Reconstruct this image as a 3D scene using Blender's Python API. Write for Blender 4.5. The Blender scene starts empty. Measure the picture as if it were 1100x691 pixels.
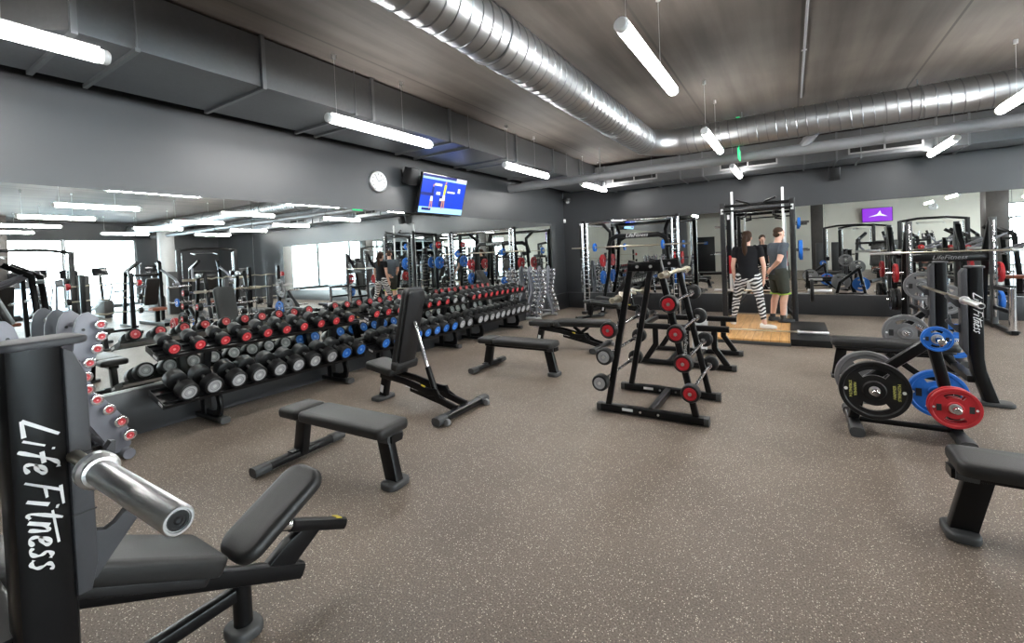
import bpy, bmesh, math, random
from mathutils import Vector, Matrix, Euler
random.seed(7)
PI = math.pi
SC = bpy.context.scene
COL = SC.collection
R = math.radians
ORD = ['first', 'second', 'third', 'fourth', 'fifth', 'sixth', 'seventh', 'eighth', 'ninth', 'tenth', 'eleventh', 'twelfth']

# ------------------------------------------------------------------ materials
MATS = {}
def M(name, col, rough=.5, metal=0., nscale=30., namt=.12, bump=0., emit=None, estr=0., coat=0., spec=.5):
    if name in MATS: return MATS[name]
    m = bpy.data.materials.new(name); m.use_nodes = True
    nt = m.node_tree; b = nt.nodes['Principled BSDF']
    b.inputs['Roughness'].default_value = rough; b.inputs['Metallic'].default_value = metal
    b.inputs['Coat Weight'].default_value = coat
    b.inputs['Specular IOR Level'].default_value = spec
    tc = nt.nodes.new('ShaderNodeTexCoord'); n = nt.nodes.new('ShaderNodeTexNoise')
    n.inputs['Scale'].default_value = nscale; n.inputs['Detail'].default_value = 4
    nt.links.new(tc.outputs['Object'], n.inputs['Vector'])
    rp = nt.nodes.new('ShaderNodeMixRGB'); rp.blend_type = 'MIX'
    rp.inputs[1].default_value = (*[c*(1-namt) for c in col], 1); rp.inputs[2].default_value = (*[min(1, c*(1+namt)) for c in col], 1)
    nt.links.new(n.outputs['Fac'], rp.inputs[0]); nt.links.new(rp.outputs[0], b.inputs['Base Color'])
    if bump:
        bp = nt.nodes.new('ShaderNodeBump'); bp.inputs['Strength'].default_value = bump; bp.inputs['Distance'].default_value = .002
        nt.links.new(n.outputs['Fac'], bp.inputs['Height']); nt.links.new(bp.outputs[0], b.inputs['Normal'])
    if emit:
        b.inputs['Emission Color'].default_value = (*emit, 1); b.inputs['Emission Strength'].default_value = estr
    MATS[name] = m
    return m
black = M('black_powder_coat', (.0045, .0045, .005), .28, 0, 60, .1, spec=.26)
blackm = M('black_satin_steel', (.009, .009, .010), .4, 0, 60, .1)
vinyl = M('black_vinyl', (.0105, .0103, .0103), .46, 0, 400, .25, .25)
rubber = M('black_rubber', (.0065, .0065, .007), .42, 0, 120, .2, .1, spec=.35)
plastic = M('dark_grey_plastic', (.042, .043, .044), .48, 0, 80, .08)
guardm = M('grey_guard_plastic', (.042, .043, .048), .55, 0, 80, .08)
silver = M('silver_grey_paint', (.15, .152, .175), .4, .1, 40, .06)
chrome = M('chrome', (.78, .78, .8), .12, 1, 20, .03)
steel = M('brushed_steel', (.8, .8, .81), .36, 1, 60, .08)
cream = M('zinc_plated_steel', (.55, .5, .4), .3, 1, 60, .08)
redm = M('red_rubber', (.42, .012, .018), .45, 0, 60, .1)
bluem = M('blue_rubber', (.012, .13, .5), .45, 0, 60, .1)
greym = M('grey_rubber', (.17, .17, .175), .5, 0, 60, .1)
white = M('white_plastic', (.8, .8, .8), .45, 0, 30, .03)
inkw = M('white_print', (.75, .75, .75), .5, 0, 30, .03)
inky = M('yellow_print', (.62, .6, .16), .5, 0, 30, .03)
inkk = M('black_print', (.02, .02, .02), .5, 0, 30, .03)
yellow = M('yellow_sticker', (.75, .6, .05), .5, 0, 30, .03)
greenm = M('green_sign_face', (.02, .5, .16), .4, 0, 30, .03, emit=(.03, .8, .3), estr=.5)
pipem = M('light_grey_pipe_paint', (.25, .25, .26), .4, .2, 12, .06)
brown = M('rust_leather', (.22, .06, .03), .5, 0, 40, .15)
purple = M('purple_vinyl', (.25, .03, .4), .5, 0, 40, .1)
wallm = M('charcoal_wall_paint', (.030, .032, .035), .42, 0, 3, .08)
plinthm = M('charcoal_plinth_laminate', (.024, .025, .027), .4, 0, 3, .1)
beigem = M('beige_wall_paint', (.72, .68, .60), .7, 0, 3, .05)
tilem = M('dark_brown_column_tile', (.055, .048, .044), .5, 0, 8, .3)
towelm = M('white_towel_cotton', (.86, .86, .87), .9, 0, 150, .1, .4)
skinm = M('skin', (.62, .36, .27), .5, 0, 20, .1)
hairm = M('brown_hair', (.03, .013, .006), .6, 0, 90, .4, spec=.2)
hairs = M('short_brown_hair', (.04, .021, .011), .65, 0, 120, .4, spec=.2)
teeb = M('black_tee_jersey', (.011, .011, .013), .9, 0, 40, .2, spec=.15)
teeg = M('grey_melange_jersey', (.075, .088, .105), .9, 0, 60, .35, spec=.2)
shortm = M('olive_shorts_cloth', (.04, .043, .035), .85, 0, 30, .2, spec=.2)
lime = M('lime_hem', (.3, .5, .05), .7, 0, 30, .1)
shoew = M('white_shoe_mesh', (.75, .74, .72), .6, 0, 80, .1)
shoek = M('black_shoe_mesh', (.02, .02, .022), .6, 0, 80, .1)
lampm = M('tube_lamp_diffuser', (.9, .9, .9), .4, 0, 30, .02, emit=(1, .985, .96), estr=42.)
screenk = M('black_screen', (.01, .01, .012), .15, 0, 30, .05)
galv_d = M('galvanised_rib', (.3, .31, .32), .38, .95, 20, .1)

def nodes(name):
    m = bpy.data.materials.new(name); m.use_nodes = True; MATS[name] = m
    return m, m.node_tree, m.node_tree.nodes['Principled BSDF']
def N(nt, t, **kw):
    n = nt.nodes.new(t)
    for k, v in kw.items():
        if k.startswith('i_'): n.inputs[int(k[2:])].default_value = v
        else: setattr(n, k, v)
    return n
def ramp(nt, p0, c0, p1, c1, interp='LINEAR'):
    r = nt.nodes.new('ShaderNodeValToRGB'); r.color_ramp.interpolation = interp
    r.color_ramp.elements[0].position = p0; r.color_ramp.elements[0].color = (*c0, 1)
    r.color_ramp.elements[1].position = p1; r.color_ramp.elements[1].color = (*c1, 1)
    return r

# rubber floor with pale flecks
floorm, nt, b = nodes('speckled_rubber_floor')
tc = N(nt, 'ShaderNodeTexCoord')
n1 = N(nt, 'ShaderNodeTexNoise'); n1.inputs['Scale'].default_value = 1.1; n1.inputs['Detail'].default_value = 5
n2 = N(nt, 'ShaderNodeTexNoise'); n2.inputs['Scale'].default_value = 130; n2.inputs['Detail'].default_value = 3
for n_ in (n1, n2): nt.links.new(tc.outputs['Object'], n_.inputs['Vector'])
r1 = ramp(nt, .3, (.168, .131, .102), .7, (.25, .200, .160)); nt.links.new(n1.outputs['Fac'], r1.inputs[0])
r2 = ramp(nt, .35, (.5, .5, .5), .65, (1.28, 1.28, 1.28)); nt.links.new(n2.outputs['Fac'], r2.inputs[0])
mu = N(nt, 'ShaderNodeMixRGB', blend_type='MULTIPLY'); mu.inputs[0].default_value = 1
nt.links.new(r1.outputs[0], mu.inputs[1]); nt.links.new(r2.outputs[0], mu.inputs[2])
last = mu
for sc_, thr, pick in ((75, .22, .82), (125, .28, .76)):
    v = N(nt, 'ShaderNodeTexVoronoi'); v.inputs['Scale'].default_value = sc_; nt.links.new(tc.outputs['Object'], v.inputs['Vector'])
    a = N(nt, 'ShaderNodeMath', operation='LESS_THAN'); a.inputs[1].default_value = thr; nt.links.new(v.outputs['Distance'], a.inputs[0])
    sp = N(nt, 'ShaderNodeSeparateColor'); nt.links.new(v.outputs['Color'], sp.inputs[0])
    g = N(nt, 'ShaderNodeMath', operation='GREATER_THAN'); g.inputs[1].default_value = pick; nt.links.new(sp.outputs[0], g.inputs[0])
    mm = N(nt, 'ShaderNodeMath', operation='MULTIPLY'); nt.links.new(a.outputs[0], mm.inputs[0]); nt.links.new(g.outputs[0], mm.inputs[1])
    mx = N(nt, 'ShaderNodeMixRGB'); mx.inputs[2].default_value = (.8, .72, .6, 1)
    nt.links.new(mm.outputs[0], mx.inputs[0]); nt.links.new(last.outputs[0], mx.inputs[1]); last = mx
nt.links.new(last.outputs[0], b.inputs['Base Color']); b.inputs['Roughness'].default_value = .5
bp = N(nt, 'ShaderNodeBump'); bp.inputs['Strength'].default_value = .25; bp.inputs['Distance'].default_value = .002
nt.links.new(n2.outputs['Fac'], bp.inputs['Height']); nt.links.new(bp.outputs[0], b.inputs['Normal'])

# concrete ceiling of long slabs, seams every 1.26 m
ceilm, nt, b = nodes('concrete_slab_ceiling')
tc = N(nt, 'ShaderNodeTexCoord'); mp = N(nt, 'ShaderNodeMapping'); mp.inputs['Scale'].default_value = (1, .07, 1)
nt.links.new(tc.outputs['Object'], mp.inputs['Vector'])
n1 = N(nt, 'ShaderNodeTexNoise'); n1.inputs['Scale'].default_value = 5.5; n1.inputs['Detail'].default_value = 6; nt.links.new(mp.outputs[0], n1.inputs['Vector'])
n2 = N(nt, 'ShaderNodeTexNoise'); n2.inputs['Scale'].default_value = 1.7; n2.inputs['Detail'].default_value = 7; nt.links.new(tc.outputs['Object'], n2.inputs['Vector'])
r1 = ramp(nt, .34, (.058, .047, .039), .68, (.108, .090, .076)); nt.links.new(n1.outputs['Fac'], r1.inputs[0])
r2 = ramp(nt, .3, (.8, .8, .8), .7, (1.1, 1.1, 1.1)); nt.links.new(n2.outputs['Fac'], r2.inputs[0])
mu = N(nt, 'ShaderNodeMixRGB', blend_type='MULTIPLY'); mu.inputs[0].default_value = 1
nt.links.new(r1.outputs[0], mu.inputs[1]); nt.links.new(r2.outputs[0], mu.inputs[2])
sx = N(nt, 'ShaderNodeSeparateXYZ'); nt.links.new(tc.outputs['Object'], sx.inputs[0])
ad = N(nt, 'ShaderNodeMath', operation='ADD'); ad.inputs[1].default_value = 1.26*20 - .14 + .63; nt.links.new(sx.outputs[0], ad.inputs[0])
mo = N(nt, 'ShaderNodeMath', operation='MODULO'); mo.inputs[1].default_value = 1.26; nt.links.new(ad.outputs[0], mo.inputs[0])
su = N(nt, 'ShaderNodeMath', operation='SUBTRACT'); su.inputs[1].default_value = .63; nt.links.new(mo.outputs[0], su.inputs[0])
ab = N(nt, 'ShaderNodeMath', operation='ABSOLUTE'); nt.links.new(su.outputs[0], ab.inputs[0])
ls = N(nt, 'ShaderNodeMath', operation='LESS_THAN'); ls.inputs[1].default_value = .012; nt.links.new(ab.outputs[0], ls.inputs[0])
mx = N(nt, 'ShaderNodeMixRGB'); mx.inputs[2].default_value = (.035, .028, .023, 1)
nt.links.new(ls.outputs[0], mx.inputs[0]); nt.links.new(mu.outputs[0], mx.inputs[1]); nt.links.new(mx.outputs[0], b.inputs['Base Color'])
b.inputs['Roughness'].default_value = .75

# galvanised sheet
def galv(name, col, rough, sc):
    m, nt, b = nodes(name)
    tc = N(nt, 'ShaderNodeTexCoord'); v = N(nt, 'ShaderNodeTexVoronoi'); v.inputs['Scale'].default_value = sc
    nt.links.new(tc.outputs['Object'], v.inputs['Vector'])
    sp = N(nt, 'ShaderNodeSeparateColor'); nt.links.new(v.outputs['Color'], sp.inputs[0])
    r = ramp(nt, 0, tuple(c*.96 for c in col), 1, col); nt.links.new(sp.outputs[0], r.inputs[0]); nt.links.new(r.outputs[0], b.inputs['Base Color'])
    r = ramp(nt, 0, (rough*.97,)*3, 1, (rough*1.03,)*3); nt.links.new(sp.outputs[1], r.inputs[0]); nt.links.new(r.outputs[0], b.inputs['Roughness'])
    b.inputs['Metallic'].default_value = 1
    return m
galvm = galv('galvanised_duct_sheet', (.24, .245, .255), .40, 40)
spirm = galv('spiral_duct_steel', (.44, .45, .46), .40, 30)

# mirror
mirm, nt, b = nodes('mirror_glass')
tc = N(nt, 'ShaderNodeTexCoord'); n1 = N(nt, 'ShaderNodeTexNoise'); n1.inputs['Scale'].default_value = .6; nt.links.new(tc.outputs['Object'], n1.inputs['Vector'])
r1 = ramp(nt, .3, (.85, .875, .86), .7, (.87, .895, .88)); nt.links.new(n1.outputs['Fac'], r1.inputs[0]); nt.links.new(r1.outputs[0], b.inputs['Base Color'])
b.inputs['Metallic'].default_value = 1; b.inputs['Roughness'].default_value = 0

# window glass: thin pane
glassm = bpy.data.materials.new('window_pane_glass'); glassm.use_nodes = True; nt = glassm.node_tree; nt.nodes.clear()
o = N(nt, 'ShaderNodeOutputMaterial'); t = N(nt, 'ShaderNodeBsdfTransparent'); t.inputs[0].default_value = (.93, .97, .96, 1)
g = N(nt, 'ShaderNodeBsdfGlossy'); g.inputs['Roughness'].default_value = .02; f = N(nt, 'ShaderNodeFresnel'); mxs = N(nt, 'ShaderNodeMixShader')
nt.links.new(f.outputs[0], mxs.inputs[0]); nt.links.new(t.outputs[0], mxs.inputs[1]); nt.links.new(g.outputs[0], mxs.inputs[2]); nt.links.new(mxs.outputs[0], o.inputs[0])

# wood platform
woodm, nt, b = nodes('maple_platform_boards')
tc = N(nt, 'ShaderNodeTexCoord'); mp = N(nt, 'ShaderNodeMapping'); mp.inputs['Scale'].default_value = (10, 1.2, 1); nt.links.new(tc.outputs['Object'], mp.inputs['Vector'])
n1 = N(nt, 'ShaderNodeTexNoise'); n1.inputs['Scale'].default_value = 2.5; n1.inputs['Detail'].default_value = 6; nt.links.new(mp.outputs[0], n1.inputs['Vector'])
r1 = ramp(nt, .3, (.52, .27, .09), .7, (.72, .43, .18)); nt.links.new(n1.outputs['Fac'], r1.inputs[0])
sx = N(nt, 'ShaderNodeSeparateXYZ'); nt.links.new(tc.outputs['Object'], sx.inputs[0])
ad = N(nt, 'ShaderNodeMath', operation='ADD'); ad.inputs[1].default_value = 50.; nt.links.new(sx.outputs[0], ad.inputs[0])
mo = N(nt, 'ShaderNodeMath', operation='MODULO'); mo.inputs[1].default_value = .12; nt.links.new(ad.outputs[0], mo.inputs[0])
ls = N(nt, 'ShaderNodeMath', operation='LESS_THAN'); ls.inputs[1].default_value = .005; nt.links.new(mo.outputs[0], ls.inputs[0])
mx = N(nt, 'ShaderNodeMixRGB'); mx.inputs[2].default_value = (.25, .12, .04, 1); nt.links.new(ls.outputs[0], mx.inputs[0]); nt.links.new(r1.outputs[0], mx.inputs[1])
nt.links.new(mx.outputs[0], b.inputs['Base Color']); b.inputs['Roughness'].default_value = .35

# zebra leggings
zebm, nt, b = nodes('zebra_print_leggings')
tc = N(nt, 'ShaderNodeTexCoord'); mp = N(nt, 'ShaderNodeMapping'); mp.inputs['Rotation'].default_value = (0, R(18), 0); nt.links.new(tc.outputs['Object'], mp.inputs['Vector'])
w = N(nt, 'ShaderNodeTexWave', wave_type='BANDS', bands_direction='Z'); w.inputs['Scale'].default_value = 5.5; w.inputs['Distortion'].default_value = 5.5; w.inputs['Detail'].default_value = 1.; w.inputs['Detail Scale'].default_value = 1.2
nt.links.new(mp.outputs[0], w.inputs['Vector'])
r1 = ramp(nt, .52, (.012, .012, .013), .6, (.62, .62, .62)); nt.links.new(w.outputs['Fac'], r1.inputs[0]); nt.links.new(r1.outputs[0], b.inputs['Base Color']); b.inputs['Roughness'].default_value = .75

# coloured dumbbell / barbell caps: ring + pale print in the middle (generated coordinates)
def capmat(name, col, ink):
    m, nt, b = nodes(name)
    tc = N(nt, 'ShaderNodeTexCoord'); mp = N(nt, 'ShaderNodeMapping'); mp.inputs['Location'].default_value = (-.5, -.5, -.5); nt.links.new(tc.outputs['Generated'], mp.inputs['Vector'])
    sx = N(nt, 'ShaderNodeSeparateXYZ'); nt.links.new(mp.outputs[0], sx.inputs[0])
    cb = N(nt, 'ShaderNodeCombineXYZ'); nt.links.new(sx.outputs[1], cb.inputs[1]); nt.links.new(sx.outputs[2], cb.inputs[2])
    ln = N(nt, 'ShaderNodeVectorMath', operation='LENGTH'); nt.links.new(cb.outputs[0], ln.inputs[0])
    r = nt.nodes.new('ShaderNodeValToRGB'); r.color_ramp.interpolation = 'CONSTANT'; e = r.color_ramp.elements
    e[0].position = 0; e[0].color = (*ink, 1); e[1].position = .13; e[1].color = (*col, 1)
    for p_, c_ in ((.29, tuple(x*.45 for x in col)), (.33, col), (.37, ink), (.39, col)):
        q = e.new(p_); q.color = (*c_, 1)
    nt.links.new(ln.outputs['Value'], r.inputs[0]); nt.links.new(r.outputs[0], b.inputs['Base Color']); b.inputs['Roughness'].default_value = .4
    return m
capred = capmat('red_weight_cap', (.45, .012, .022), (.65, .25, .24))
capblue = capmat('blue_weight_cap', (.008, .13, .52), (.2, .36, .65))
capgrey = capmat('grey_weight_cap', (.3, .3, .31), (.5, .5, .5))

# ------------------------------------------------------------------ mesh builder
def perp(d):
    a = Vector((0, 0, 1)) if abs(d.z) < .9 else Vector((1, 0, 0))
    u = d.cross(a).normalized(); return u, d.cross(u).normalized()
class MB:
    def __init__(s): s.bm = bmesh.new()
    def _face(s, vs):
        try: return s.bm.faces.new(vs)
        except ValueError: return None
    def box(s, c, size, rot=None, bev=0., seg=2):
        mt = Matrix.Translation(c) @ (Euler(rot).to_matrix().to_4x4() if rot else Matrix()) @ Matrix.Diagonal((*size, 1))
        t = bmesh.new(); bmesh.ops.create_cube(t, size=1, matrix=mt)
        if bev: bmesh.ops.bevel(t, geom=list(t.edges), offset=bev, segments=seg, affect='EDGES', profile=.5)
        return s.merge(t)
    def merge(s, t, mt=None):
        vm = {}
        for v in t.verts: vm[v] = s.bm.verts.new((mt @ v.co) if mt else v.co)
        for f in t.faces: s._face([vm[v] for v in f.verts])
        t.free(); return s
    def sweep(s, pts, sec, closed=False, cap=True, up=None, scales=None):
        pts = [Vector(p) for p in pts]; n = len(pts); rings = []
        dirs = [(pts[(i+1) % n]-pts[i]).normalized() if (closed or i < n-1) else None for i in range(n)]
        u = None
        for i in range(n):
            if closed: d0, d1 = dirs[i-1], dirs[i]
            else: d0 = dirs[i-1] if i else dirs[0]; d1 = dirs[i] if i < n-1 else dirs[i-1]
            t = (d0+d1).normalized() if (d0+d1).length > 1e-6 else d1
            k = 1/max(.35, t.dot(d1))
            if u is None:
                if up is not None:
                    w = Vector(up); w = (w-t*w.dot(t)).normalized(); u = t.cross(w).normalized()
                else: u, _ = perp(t)
            else:
                u = (u-t*u.dot(t)).normalized()
            w = u.cross(t)
            mdir = (d1-d0); mdir = mdir-t*mdir.dot(t)
            ring = []
            for (a, b_) in sec:
                if scales: a, b_ = a*scales[i], b_*scales[i]
                p = u*a+w*b_
                if mdir.length > 1e-6:
                    mm = mdir.normalized(); p = p+mm*p.dot(mm)*(k-1)
                ring.append(s.bm.verts.new(pts[i]+p))
            rings.append(ring)
        m = len(sec)
        for i in range(n if closed else n-1):
            a, b_ = rings[i], rings[(i+1) % n]
            for j in range(m): s._face([a[j], a[(j+1) % m], b_[(j+1) % m], b_[j]])
        if cap and not closed:
            s._face(rings[0][::-1]); s._face(rings[-1])
        return s
    def tube(s, pts, r, seg=12, **k):
        return s.sweep(pts, [(r*math.cos(2*PI*i/seg), r*math.sin(2*PI*i/seg)) for i in range(seg)], **k)
    def bar(s, pts, w, h, rr=.008, up=(0, 0, 1), **k):
        rr = min(rr, w*.45, h*.45); sec = []
        for cx_, cy_, a0 in ((w/2-rr, h/2-rr, 0), (-w/2+rr, h/2-rr, 90), (-w/2+rr, -h/2+rr, 180), (w/2-rr, -h/2+rr, 270)):
            for q in (0, 45, 90): sec.append((cx_+rr*math.cos(R(a0+q)), cy_+rr*math.sin(R(a0+q))))
        return s.sweep(pts, sec, up=up, **k)
    def lathe(s, prof, p0, axis, seg=24):
        """prof: (radius, distance along axis)"""
        d = Vector(axis).normalized(); u, w = perp(d); p0 = Vector(p0); rings = []
        for r, t in prof:
            if r < 1e-6: rings.append([s.bm.verts.new(p0+d*t)])
            else: rings.append([s.bm.verts.new(p0+d*t+(u*math.cos(2*PI*i/seg)+w*math.sin(2*PI*i/seg))*r) for i in range(seg)])
        for a, b_ in zip(rings, rings[1:]):
            for i in range(seg):
                j = (i+1) % seg
                if len(a) == 1 and len(b_) == 1: continue
                if len(a) == 1: s._face([a[0], b_[j], b_[i]])
                elif len(b_) == 1: s._face([a[i], a[j], b_[0]])
                else: s._face([a[i], a[j], b_[j], b_[i]])
        return s
    def cyl(s, p0, p1, r, seg=16, bev=0.):
        p0 = Vector(p0); L = (Vector(p1)-p0).length
        b_ = min(bev, L*.4, r*.5)
        prof = [(0, 0), (r-b_, 0)]+([(r, b_), (r, L-b_)] if b_ else [(r, 0), (r, L)])+[(r-b_, L), (0, L)]
        if not b_: prof = [(0, 0), (r, 0), (r, L), (0, L)]
        return s.lathe(prof, p0, Vector(p1)-p0, seg)
    def prism(s, poly, mt, th, bev=0.):
        """poly in local xy, extruded th along local z (centred)"""
        t = bmesh.new()
        a = [t.verts.new((x, y, -th/2)) for x, y in poly]; b_ = [t.verts.new((x, y, th/2)) for x, y in poly]
        n = len(poly); t.faces.new(a[::-1]); t.faces.new(b_)
        for i in range(n): t.faces.new([a[i], a[(i+1) % n], b_[(i+1) % n], b_[i]])
        if bev:
            es = [e for e in t.edges if abs(e.verts[0].co.z-e.verts[1].co.z) < 1e-6]
            bmesh.ops.bevel(t, geom=es, offset=bev, segments=2, affect='EDGES', profile=.5)
        return s.merge(t, mt)
    def pad(s, L, W, T, mt=None, cr=.05, er=.02):
        """upholstered slab: length x, width y, thickness z, top at z=0"""
        mt = mt or Matrix()
        def outline(off):
            r = max(.004, cr-off); out = []
            for sx_, sy_, a0 in ((1, 1, 0), (-1, 1, 90), (-1, -1, 180), (1, -1, 270)):
                cx_, cy_ = sx_*(L/2-cr), sy_*(W/2-cr)
                for q in range(0, 91, 15): out.append((cx_+r*math.cos(R(a0+q)), cy_+r*math.sin(R(a0+q))))
            return out
        lev = [(er, -T), (er*.25, -T+er*.3), (0, -T+er), (0, -er)]+[(er*(1-math.sin(R(q))), -er+er*(1-math.cos(R(q)))-0) for q in ()]
        lev += [(er*(1-math.cos(R(q))), -er+er*math.sin(R(q))) for q in (30, 60, 90)]+[(er+.03, .003)]
        rings = [[s.bm.verts.new(mt @ Vector((x, y, z))) for x, y in outline(o_)] for o_, z in lev]
        for a, b_ in zip(rings, rings[1:]):
            n = len(a)
            for i in range(n): s._face([a[i], a[(i+1) % n], b_[(i+1) % n], b_[i]])
        s._face(rings[0][::-1]); s._face(rings[-1])
        return s
    def loft(s, rings, seg=16):
        """rings: (centre, rx, ry[, Matrix3]) ellipses"""
        out = []
        for rg in rings:
            c, rx, ry = Vector(rg[0]), rg[1], rg[2]; m3 = rg[3] if len(rg) > 3 else None
            vs = []
            for i in range(seg):
                p = Vector((rx*math.cos(2*PI*i/seg), ry*math.sin(2*PI*i/seg), 0))
                vs.append(s.bm.verts.new(c+((m3 @ p) if m3 else p)))
            out.append(vs)
        for a, b_ in zip(out, out[1:]):
            for i in range(seg): s._face([a[i], a[(i+1) % seg], b_[(i+1) % seg], b_[i]])
        s._face(out[0][::-1]); s._face(out[-1])
        return s
    def limb(s, pts, rs, seg=12):
        """tapering round limb with rounded ends"""
        pts = [Vector(p) for p in pts]
        for p, r in ((pts[0], rs[0]), (pts[-1], rs[-1])): s.ball(p, (r, r, r), seg)
        return s.sweep(pts, [(math.cos(2*PI*i/seg), math.sin(2*PI*i/seg)) for i in range(seg)], scales=rs)
    def ball(s, c, r, seg=14, rot=None):
        t = bmesh.new(); bmesh.ops.create_uvsphere(t, u_segments=seg, v_segments=max(8, seg*2//3), radius=1)
        mt = Matrix.Translation(c) @ (Euler(rot).to_matrix().to_4x4() if rot else Matrix()) @ Matrix.Diagonal((*r, 1))
        return s.merge(t, mt)
    def mesh(s, name, mat, ang=38):
        bmesh.ops.recalc_face_normals(s.bm, faces=s.bm.faces)
        me = bpy.data.meshes.new(name); s.bm.to_mesh(me); s.bm.free()
        for p in me.polygons: p.use_smooth = True
        me.set_sharp_from_angle(angle=R(ang))
        me.materials.append(mat); return me
    def build(s, name, mat, parent=None, label=None, ang=38, loc=None):
        o = bpy.data.objects.new(name, s.mesh(name, mat, ang)); COL.objects.link(o)
        if parent: o.parent = parent
        if loc: o.location = loc
        if label: o['label'] = label
        return o
def tag(o, label, cat, group=None, kind=None):
    o['label'] = label; o['category'] = cat
    if group: o['group'] = group
    if kind: o['kind'] = kind
    return o
def thing(name, label, cat, loc=(0, 0, 0), rz=0., group=None):
    o = bpy.data.objects.new(name, None); COL.objects.link(o); o.empty_display_size = .1
    o.location = loc; o.rotation_euler = (0, 0, rz)
    return tag(o, label, cat, group)
def structure(mb, name, mat, ang=38):
    o = mb.build(name, mat, None, None, ang); o['kind'] = 'structure'; return o
def dup(root, loc, rz=None, label=None, group=None):
    r = root.copy(); COL.objects.link(r); r.location = loc
    if rz is not None: r.rotation_euler = (0, 0, rz)
    if label: r['label'] = label
    if group: r['group'] = group
    for ch in list(root.children):
        c = ch.copy(); COL.objects.link(c); c.parent = r
        for g_ in list(ch.children):
            d = g_.copy(); COL.objects.link(d); d.parent = c
    return r
def T(x, y, z): return Matrix.Translation((x, y, z))
def RX(a): return Matrix.Rotation(a, 4, 'X')
def RY(a): return Matrix.Rotation(a, 4, 'Y')
def RZ(a): return Matrix.Rotation(a, 4, 'Z')
def text(name, body, size, mat, parent, loc, rot, extrude=.001, shear=0., align='CENTER'):
    cu = bpy.data.curves.new(name, 'FONT'); cu.body = body; cu.size = size; cu.extrude = extrude; cu.shear = shear
    cu.align_x = align; cu.align_y = 'CENTER'; cu.materials.append(mat)
    cu.resolution_u = 3
    tmp = bpy.data.objects.new(name, cu); COL.objects.link(tmp)
    dg = bpy.context.evaluated_depsgraph_get(); me = bpy.data.meshes.new_from_object(tmp.evaluated_get(dg)); bpy.data.objects.remove(tmp)
    o = bpy.data.objects.new(name, me); COL.objects.link(o); o.parent = parent; o.location = loc; o.rotation_euler = rot
    return o

# brush lettering, drawn stroke by stroke: u = reading direction, v = up
GLYPH = {
 'L': (.62, [[(.22, 1), (.0, .02)], [(.0, .02), (.62, .06)]]), 'i': (.3, [[(.1, .6), (.08, .02)], [(.14, .86), (.16, .78)]]),
 'f': (.42, [[(.5, .92), (.32, .95), (.22, .7), (.16, -.12)], [(.0, .5), (.42, .54)]]),
 'e': (.44, [[(.05, .3), (.3, .36), (.36, .52), (.22, .62), (.07, .42), (.08, .12), (.22, .0), (.42, .12)]]),
 'F': (.66, [[(.2, .95), (.1, .0)], [(.02, .95), (.74, 1.0)], [(.14, .52), (.56, .56)]]),
 't': (.4, [[(.2, .95), (.14, .14), (.24, .0), (.36, .08)], [(-.04, .68), (1.2, .8)]]),
 'n': (.44, [[(.08, .58), (.06, .02)], [(.07, .36), (.24, .58), (.34, .48), (.34, .02)]]),
 's': (.4, [[(.36, .54), (.2, .62), (.08, .48), (.26, .32), (.32, .14), (.18, .0), (.0, .1)]]), ' ': (.16, [])}
def brush(mb, word, mt, h, slant=.42, wd=.085):
    u = 0.; z = 0.
    for ch in word:
        adv, strokes = GLYPH[ch]
        for st in strokes:
            z += .00012
            pts = [Vector((u+a+slant*b_, b_, 0)) for a, b_ in st]
            if len(pts) > 2:      # smooth
                for _ in range(2):
                    q = [pts[0]]
                    for a, b_ in zip(pts, pts[1:]): q += [a*.75+b_*.25, a*.25+b_*.75]
                    pts = q+[pts[-1]]
            L_, R_ = [], []
            for i, p in enumerate(pts):
                d = (pts[min(i+1, len(pts)-1)]-pts[max(i-1, 0)]).normalized(); nn = Vector((-d.y, d.x, 0))*wd*(.75+.25*math.sin(i+u*7))
                L_.append(p+nn*.75); R_.append(p-nn*.75)
            tp = [(mb.bm.verts.new(mt @ (a*h+Vector((0, 0, .0012+z)))), mb.bm.verts.new(mt @ (b_*h+Vector((0, 0, .0012+z))))) for a, b_ in zip(L_, R_)]
            for a, b_ in zip(tp, tp[1:]): mb._face([a[0], a[1], b_[1], b_[0]])
        u += adv+.06
    return u*h
# ------------------------------------------------------------------ camera
F_PX, CX, CY, W_PX, H_PX = 479.6133859683234, 550., 283., 1100., 691.
EYE = Vector((0, 0, 1.55))
v1 = Vector((850-CX, 260-CY, F_PX)).normalized(); vx = -Vector((-215-CX, 306-CY, F_PX)).normalized(); vz = vx.cross(v1)
cr = Vector((vx.x, v1.x, vz.x)); cd = Vector((vx.y, v1.y, vz.y)); cf = Vector((vx.z, v1.z, vz.z))
cam = bpy.data.cameras.new('camera'); camo = bpy.data.objects.new('camera', cam); COL.objects.link(camo)
mw = Matrix.Identity(4)
for i_, ax_ in enumerate((cr, -cd, -cf)):
    for j_ in range(3): mw[j_][i_] = ax_[j_]
mw.translation = EYE; camo.matrix_world = mw
cam.sensor_width = 36; cam.lens = F_PX*36/W_PX; cam.shift_y = -(H_PX/2-CY)/W_PX; cam.clip_start = .02; cam.clip_end = 200
SC.camera = camo

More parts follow.
